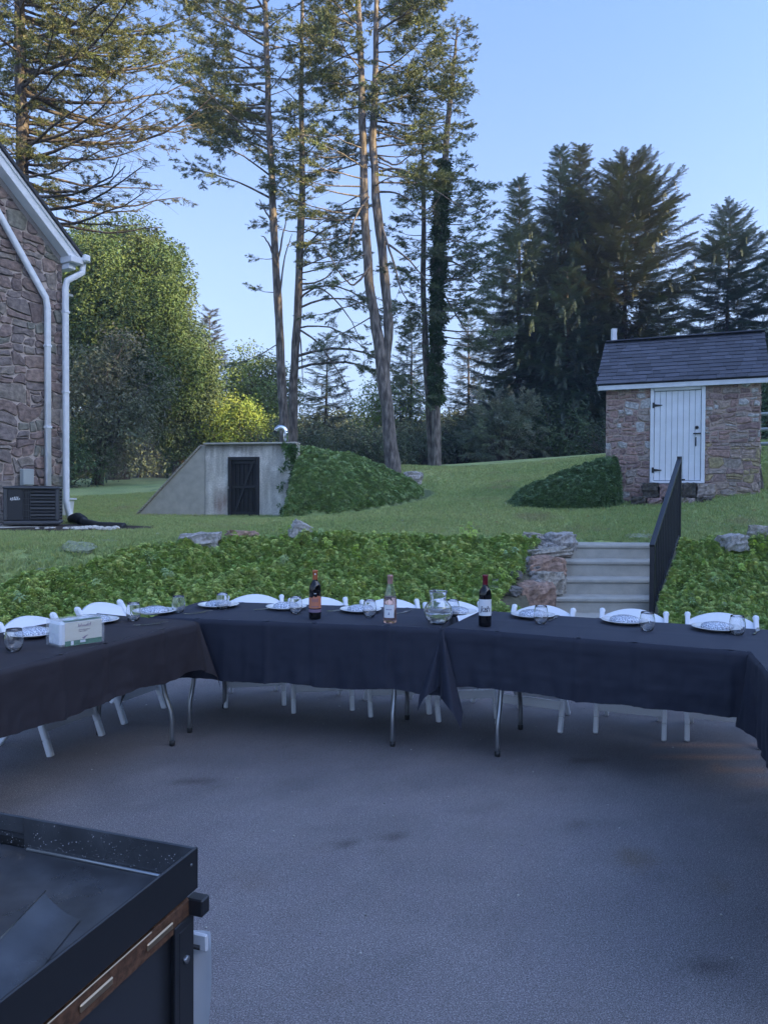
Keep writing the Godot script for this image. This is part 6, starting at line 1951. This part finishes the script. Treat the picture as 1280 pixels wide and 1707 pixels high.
func broadleaves() -> void:
	var gold := [Color(0.19, 0.28, 0.06), Color(0.24, 0.32, 0.06), Color(0.15, 0.23, 0.055)]
	var green := [Color(0.075, 0.12, 0.035), Color(0.09, 0.135, 0.04), Color(0.06, 0.1, 0.035)]
	var deep := [Color(0.085, 0.14, 0.07), Color(0.1, 0.155, 0.07)]
	leafy("maple", "big broadleaf tree with golden green crown beside the stone house", "tree", V(-12.4, 2.0, -35), puffs(V(-12.3, 9.3, -35), V(3.7, 4.6, 3.6), 44, 301, 0.34), 8.5, 0.36, [Color(0.07, 0.13, 0.042), Color(0.085, 0.145, 0.045), Color(0.11, 0.155, 0.045)], 311, 0.4)
	leafy("maple", "dark rounded broadleaf tree at the golden one's shoulder", "tree", V(-9.9, 2.1, -36.5), puffs(V(-9.7, 6.5, -36.5), V(1.9, 3.5, 2.0), 26, 302, 0.36), 8.5, 0.34, deep, 312, 0.3)
	leafy("undergrowth_tree", "greyish twiggy small tree low in the shade of the golden broadleaf tree", "tree", V(-11.6, 1.9, -30.5), puffs(V(-11.3, 5.2, -30.5), V(2.6, 2.7, 1.8), 18, 303), 3.2, 0.36, [Color(0.14, 0.16, 0.095), Color(0.16, 0.165, 0.11)], 313, 0.2)
	leafy("bush", "dark bush beneath the golden broadleaf tree by the house corner", "bush", V(-12.6, 1.8, -29), puffs(V(-12.4, 3.0, -29), V(1.6, 1.5, 1.2), 9, 304), 5.0, 0.3, deep, 314, 0.0, "bushes at the lawn's far edge")
	leafy("bush", "dark bush at the lawn's lit far strip", "bush", V(-9.6, 2.0, -39.5), puffs(V(-9.4, 3.1, -39.5), V(2.2, 1.5, 1.2), 9, 305), 4.5, 0.34, deep, 315, 0.0, "bushes at the lawn's far edge")
	leafy("far_maple", "golden far broadleaf tree between the house side trees and the slim pines", "tree", V(-7.6, 2.3, -45), puffs(V(-7.5, 7.3, -45), V(2.3, 3.0, 2.2), 20, 306), 4.2, 0.4, [gold[2], green[1]], 316, 0.25)
	leafy("yellow_shrub", "bright yellow green shrub glowing above the cellar's coping", "shrub", V(-7.6, 2.2, -37), puffs(V(-7.5, 4.6, -37), V(2.0, 1.9, 1.6), 14, 307), 4.6, 0.34, gold, 317, 0.0)
	leafy("bush", "green bush just behind the cellar's gooseneck vent", "bush", V(-5.6, 2.3, -35.5), puffs(V(-5.5, 3.6, -35.5), V(1.2, 1.5, 1.1), 9, 308), 4.8, 0.3, green, 318, 0.0, "bushes at the lawn's far edge")
	leafy("yellow_shrub", "small sunlit yellow shrub glimpsed behind the double pine's foot", "shrub", V(0.6, 2.7, -44), puffs(V(0.2, 6.5, -44), V(2.3, 1.7, 1.2), 11, 309), 4.0, 0.36, gold, 319, 0.0)
	var row := [[-3.8, -33.5, 1.7, 2.2, "dark bush right behind the slim pines"], [-1.9, -34.5, 1.7, 1.9, "dark bush between the slim pines and the double pine"], [0.1, -34.0, 1.6, 1.9, "dark bush behind the double pine's foot"], [1.9, -35.0, 1.7, 2.2, "dark bush behind the ivy clad pine's foot"], [3.4, -35.5, 1.6, 2.1, "dark bush between the ivy clad pine and the grey feathery one"]]
	for i in row.size():
		var q: Array = row[i]
		var y := gh(q[0], q[1])
		leafy("bush", q[4], "bush", V(q[0], y, q[1]), puffs(V(q[0], y + q[3] * 0.55, q[1]), V(q[2], q[3] * 0.62, 1.2), 10, 330 + i), 4.6, 0.32, [Color(0.12, 0.16, 0.095), Color(0.1, 0.135, 0.085)], 340 + i, 0.0, "bushes at the lawn's far edge")
	leafy("feathery_bush", "grey green feathery bush at the lawn edge before the spruces", "bush", V(5.2, 3.1, -32.5), puffs(V(5.2, 4.3, -32.5), V(1.7, 1.5, 1.2), 12, 350), 5.5, 0.55, [Color(0.18, 0.21, 0.15), Color(0.15, 0.19, 0.125)], 351, 0.0, "", "wispy")
	leafy("bush", "dark bush at the foot of the spruces, next to the grey feathery one", "bush", V(7.6, 3.2, -33), puffs(V(7.6, 4.4, -33), V(1.7, 1.6, 1.2), 10, 352), 4.6, 0.32, deep, 353, 0.0, "bushes at the lawn's far edge")
	leafy("bush", "low sprawling bush between the spruces and the shed wall", "bush", V(8.6, 3.3, -29.5), puffs(V(8.7, 3.8, -29.5), V(1.5, 0.8, 0.9), 8, 354), 5.0, 0.28, [Color(0.05, 0.075, 0.04)], 355, 0.0, "bushes at the lawn's far edge")
	leafy("bush", "dark bush beyond the rail fence at the frame's edge", "bush", V(12.6, 3.2, -25), puffs(V(12.8, 4.6, -25), V(2.4, 2.0, 1.4), 10, 356), 4.6, 0.32, deep, 357, 0.0, "bushes at the lawn's far edge")
	# distant woods that close the view at the horizon
	rng.seed = 61
	var xf := []
	var co := []
	for k in 16000:
		var x := rf(-62, 62)
		var z := -rf(72, 84) + absf(x) * 0.12
		var t := nz.get_noise_2d(x * 12, 50.0) * 2.0 + nz2.get_noise_2d(x * 45, 20.0) * 1.2
		var y := gh(x, z) + rf(0.0, 1.0) * (5.6 + t + (1.4 if absf(x) > 12 else 0.0))
		xf.append(Transform3D(Basis.from_euler(Vector3(rf(-0.6, 0.6), rf(0, TAU), rf(-0.6, 0.6))).scaled(Vector3.ONE * rf(0.6, 1.2)), V(x, y, z)))
		co.append(shade(Color(0.05, 0.07, 0.035), 0.35))
	var woods := thing("far_woods", "low line of distant woods seen between the trunks", "woods")
	tag(woods, "", "", "", "stuff")
	put_foliage("leaves", xf, co, "leaf", "leaves", woods)
	# unseen wooded ridge, out of the frame, placed to shade the yard from the sun
	var toS := Vector3(SUN.x, 0, SUN.z).normalized()
	var al := Vector3(toS.z, 0, -toS.x)
	var st := start(true)
	var c0 := Vector3(12, 0, -33) + toS * 60.0
	var rowsN := 26
	var colsN := 40
	var hp := func(i: int, j: int) -> Vector3:
		var u := lerpf(-75.0, 75.0, float(i) / colsN)
		var v := lerpf(-34.0, 60.0, float(j) / rowsN)
		var h := 33.4 * (smoothstep(-34.0, 0.0, v) if v < 0 else 1.0 - smoothstep(0.0, 90.0, v) * 0.6)
		h -= 3.5 * exp(-pow((u + 5.6) / 2.6, 2.0)) * exp(-pow(v / 12.0, 2.0))  # crest lowered here so the sun reaches the yellow shrub
		h += 9.5 * exp(-pow((u + 9.9) / 2.3, 2.0)) * exp(-pow(v / 12.0, 2.0))  # crest raised here to keep the lower broadleaf crown in shade
		h += nz.get_noise_2d(u * 14, v * 14) * 1.0 * smoothstep(-34.0, -20.0, v)
		var p := c0 + al * u + toS * v
		return Vector3(p.x, h - 0.5, p.z)
	for i in colsN:
		for j in rowsN:
			quad(st, hp.call(i, j), hp.call(i, j + 1), hp.call(i + 1, j + 1), hp.call(i + 1, j))
	tag(put("unseen_hill", done(st), M("unseen_hillside", Color(0.05, 0.07, 0.03), 1.0)), "unseen wooded ridge out of view, placed to shade the yard from the sun", "", "", "structure")
	xf = []; co = []
	for k in 7000:
		var i := rng.randi() % colsN
		var j := rng.randi() % rowsN
		var p: Vector3 = hp.call(i, j).lerp(hp.call(i + 1, mini(j + 1, rowsN)), rng.randf())
		if p.y < 4.0: continue
		xf.append(Transform3D(Basis.from_euler(Vector3(rf(-0.6, 0.6), rf(0, TAU), rf(-0.6, 0.6))).scaled(Vector3.ONE * rf(1.2, 2.4)), p + Vector3(0, rf(0.0, 1.6), 0)))
		co.append(shade(Color(0.05, 0.07, 0.03), 0.35))
	var hw := thing("unseen_hill_woods", "unseen woods covering the ridge that shades the yard", "woods")
	tag(hw, "", "", "", "stuff")
	put_foliage("leaves", xf, co, "leaf", "leaves", hw)

# ---------------------------------------------------------------- scene
func clear_sky(w: int, h: int) -> ImageTexture:
	# after the CIE clear sky formula: paler to the horizon, darkest opposite the sun, its glow out of view raised to light the shaded yard; blue where it is dark, white where it is bright
	var img := Image.create(w, h, false, Image.FORMAT_RGBF)
	var s := SUN.normalized()
	for j in h:
		var up := (0.5 - (j + 0.5) / h) * PI
		for i in w:
			var a := ((i + 0.5) / w - 0.25) * TAU
			var d := Vector3(cos(a) * cos(up), sin(up), sin(a) * cos(up))
			var y := maxf(d.y, 0.02)
			var chi := acos(clampf(d.dot(s), -1.0, 1.0))
			var grad := 1.0 - exp(-0.55 / y)
			var near := 16.0 * (exp(-3.0 * chi) - exp(-1.5 * PI))
			var L := grad * (1.0 + near + 0.3 * cos(chi) * cos(chi)) * 0.8
			var c := Color(0.43, 0.83, 1.9).lerp(Color(0.68, 0.95, 1.42), clampf((grad - 0.55) / 0.45, 0.0, 1.0))
			c = c.lerp(Color(1.06, 1.0, 0.86), clampf(near * 0.12, 0.0, 0.8))
			img.set_pixel(i, j, Color(c.r * L, c.g * L, c.b * L))
	return ImageTexture.create_from_image(img)

func _ready() -> void:
	rng.seed = 1
	nz.seed = 11
	nz.frequency = 0.03
	nz2.seed = 12
	nz2.frequency = 0.03
	var cam := Camera3D.new()
	cam.name = "camera"
	cam.position = Vector3(0, 1.5, 0)
	cam.rotation_degrees = Vector3(-1.1, 0, 0.33)
	cam.rotation_order = EULER_ORDER_YXZ
	cam.fov = 68.66
	cam.near = 0.05
	cam.far = 400.0
	add_child(cam)
	var we := WorldEnvironment.new()
	we.name = "world"
	var env := Environment.new()
	env.background_mode = Environment.BG_SKY
	var sky := Sky.new()
	var sm := PanoramaSkyMaterial.new()
	sm.panorama = clear_sky(512, 256)
	sky.sky_material = sm
	env.sky = sky
	env.background_energy_multiplier = 1.25 / EXPO
	env.tonemap_mode = Environment.TONE_MAPPER_LINEAR
	env.tonemap_exposure = EXPO
	env.sdfgi_enabled = true
	env.ssao_enabled = true
	env.ssil_enabled = true
	env.fog_enabled = true
	env.fog_density = 0.001
	env.fog_light_color = Color(0.84, 0.9, 1.0)
	we.environment = env
	add_child(we)
	var sun := DirectionalLight3D.new()
	sun.name = "sun"
	sun.light_energy = 1.6
	sun.light_color = Color(1.0, 0.88, 0.66)
	sun.light_angular_distance = 0.5
	sun.shadow_enabled = true
	sun.look_at_from_position(SUN * 50.0, Vector3.ZERO, Vector3.UP)
	add_child(sun)
	materials()
	solve_terrain()
	ground()
	house()
	shed()
	cellar()
	steps()
	planting()
	cooling_unit()
	# the horseshoe of tables
	var dc := Vector3(0.982, 0, 0.187).normalized()
	var dr := Vector3(0.915, 0, 0.403).normalized()
	var dl := Vector3(0.37, 0, -0.93).normalized()
	var ds := Vector3(-0.3, 0, 0.954).normalized()
	table(Vector3(-1.462, 0, -4.688), dc, 1.83, "folding table under the dark cloth with the orange labelled bottle", "dark cloth under the orange labelled bottle and the pink wine", 1, [1, 1, 1, 1], [1, 1, 1, 1], [0.22, 1.53])
	table(Vector3(0.352, 0, -4.362), dr, 1.83, "folding table under the dark cloth with three plates below the steps", "dark cloth under the red capped bottle and three plates below the steps", 2, [1, 1, 1, 1], [1, 1, 1, 1], [0.3, 1.75], 0.34)
	var lend := Vector3(-1.135, 0, -4.54)
	table(lend - dl * 1.83, dl, 1.83, "folding table under the dark cloth with the napkin pack", "dark cloth under the plastic wrapped napkin pack", 3, [1, 0, 1, 1], [1, 0, 1, 1], [0.3, 1.73], 0.305, "plum_cloth")
	table(Vector3(1.84, 0, -3.78), ds, 1.83, "folding table running out of the frame beyond the horseshoe's inner corner", "bare dark cloth of the side table cut by the frame's edge", 4, [1, 1, 1, 0], [1, 1, 0, 0], [0.2, 1.53])
	chairs()
	glassware()
	griddle()
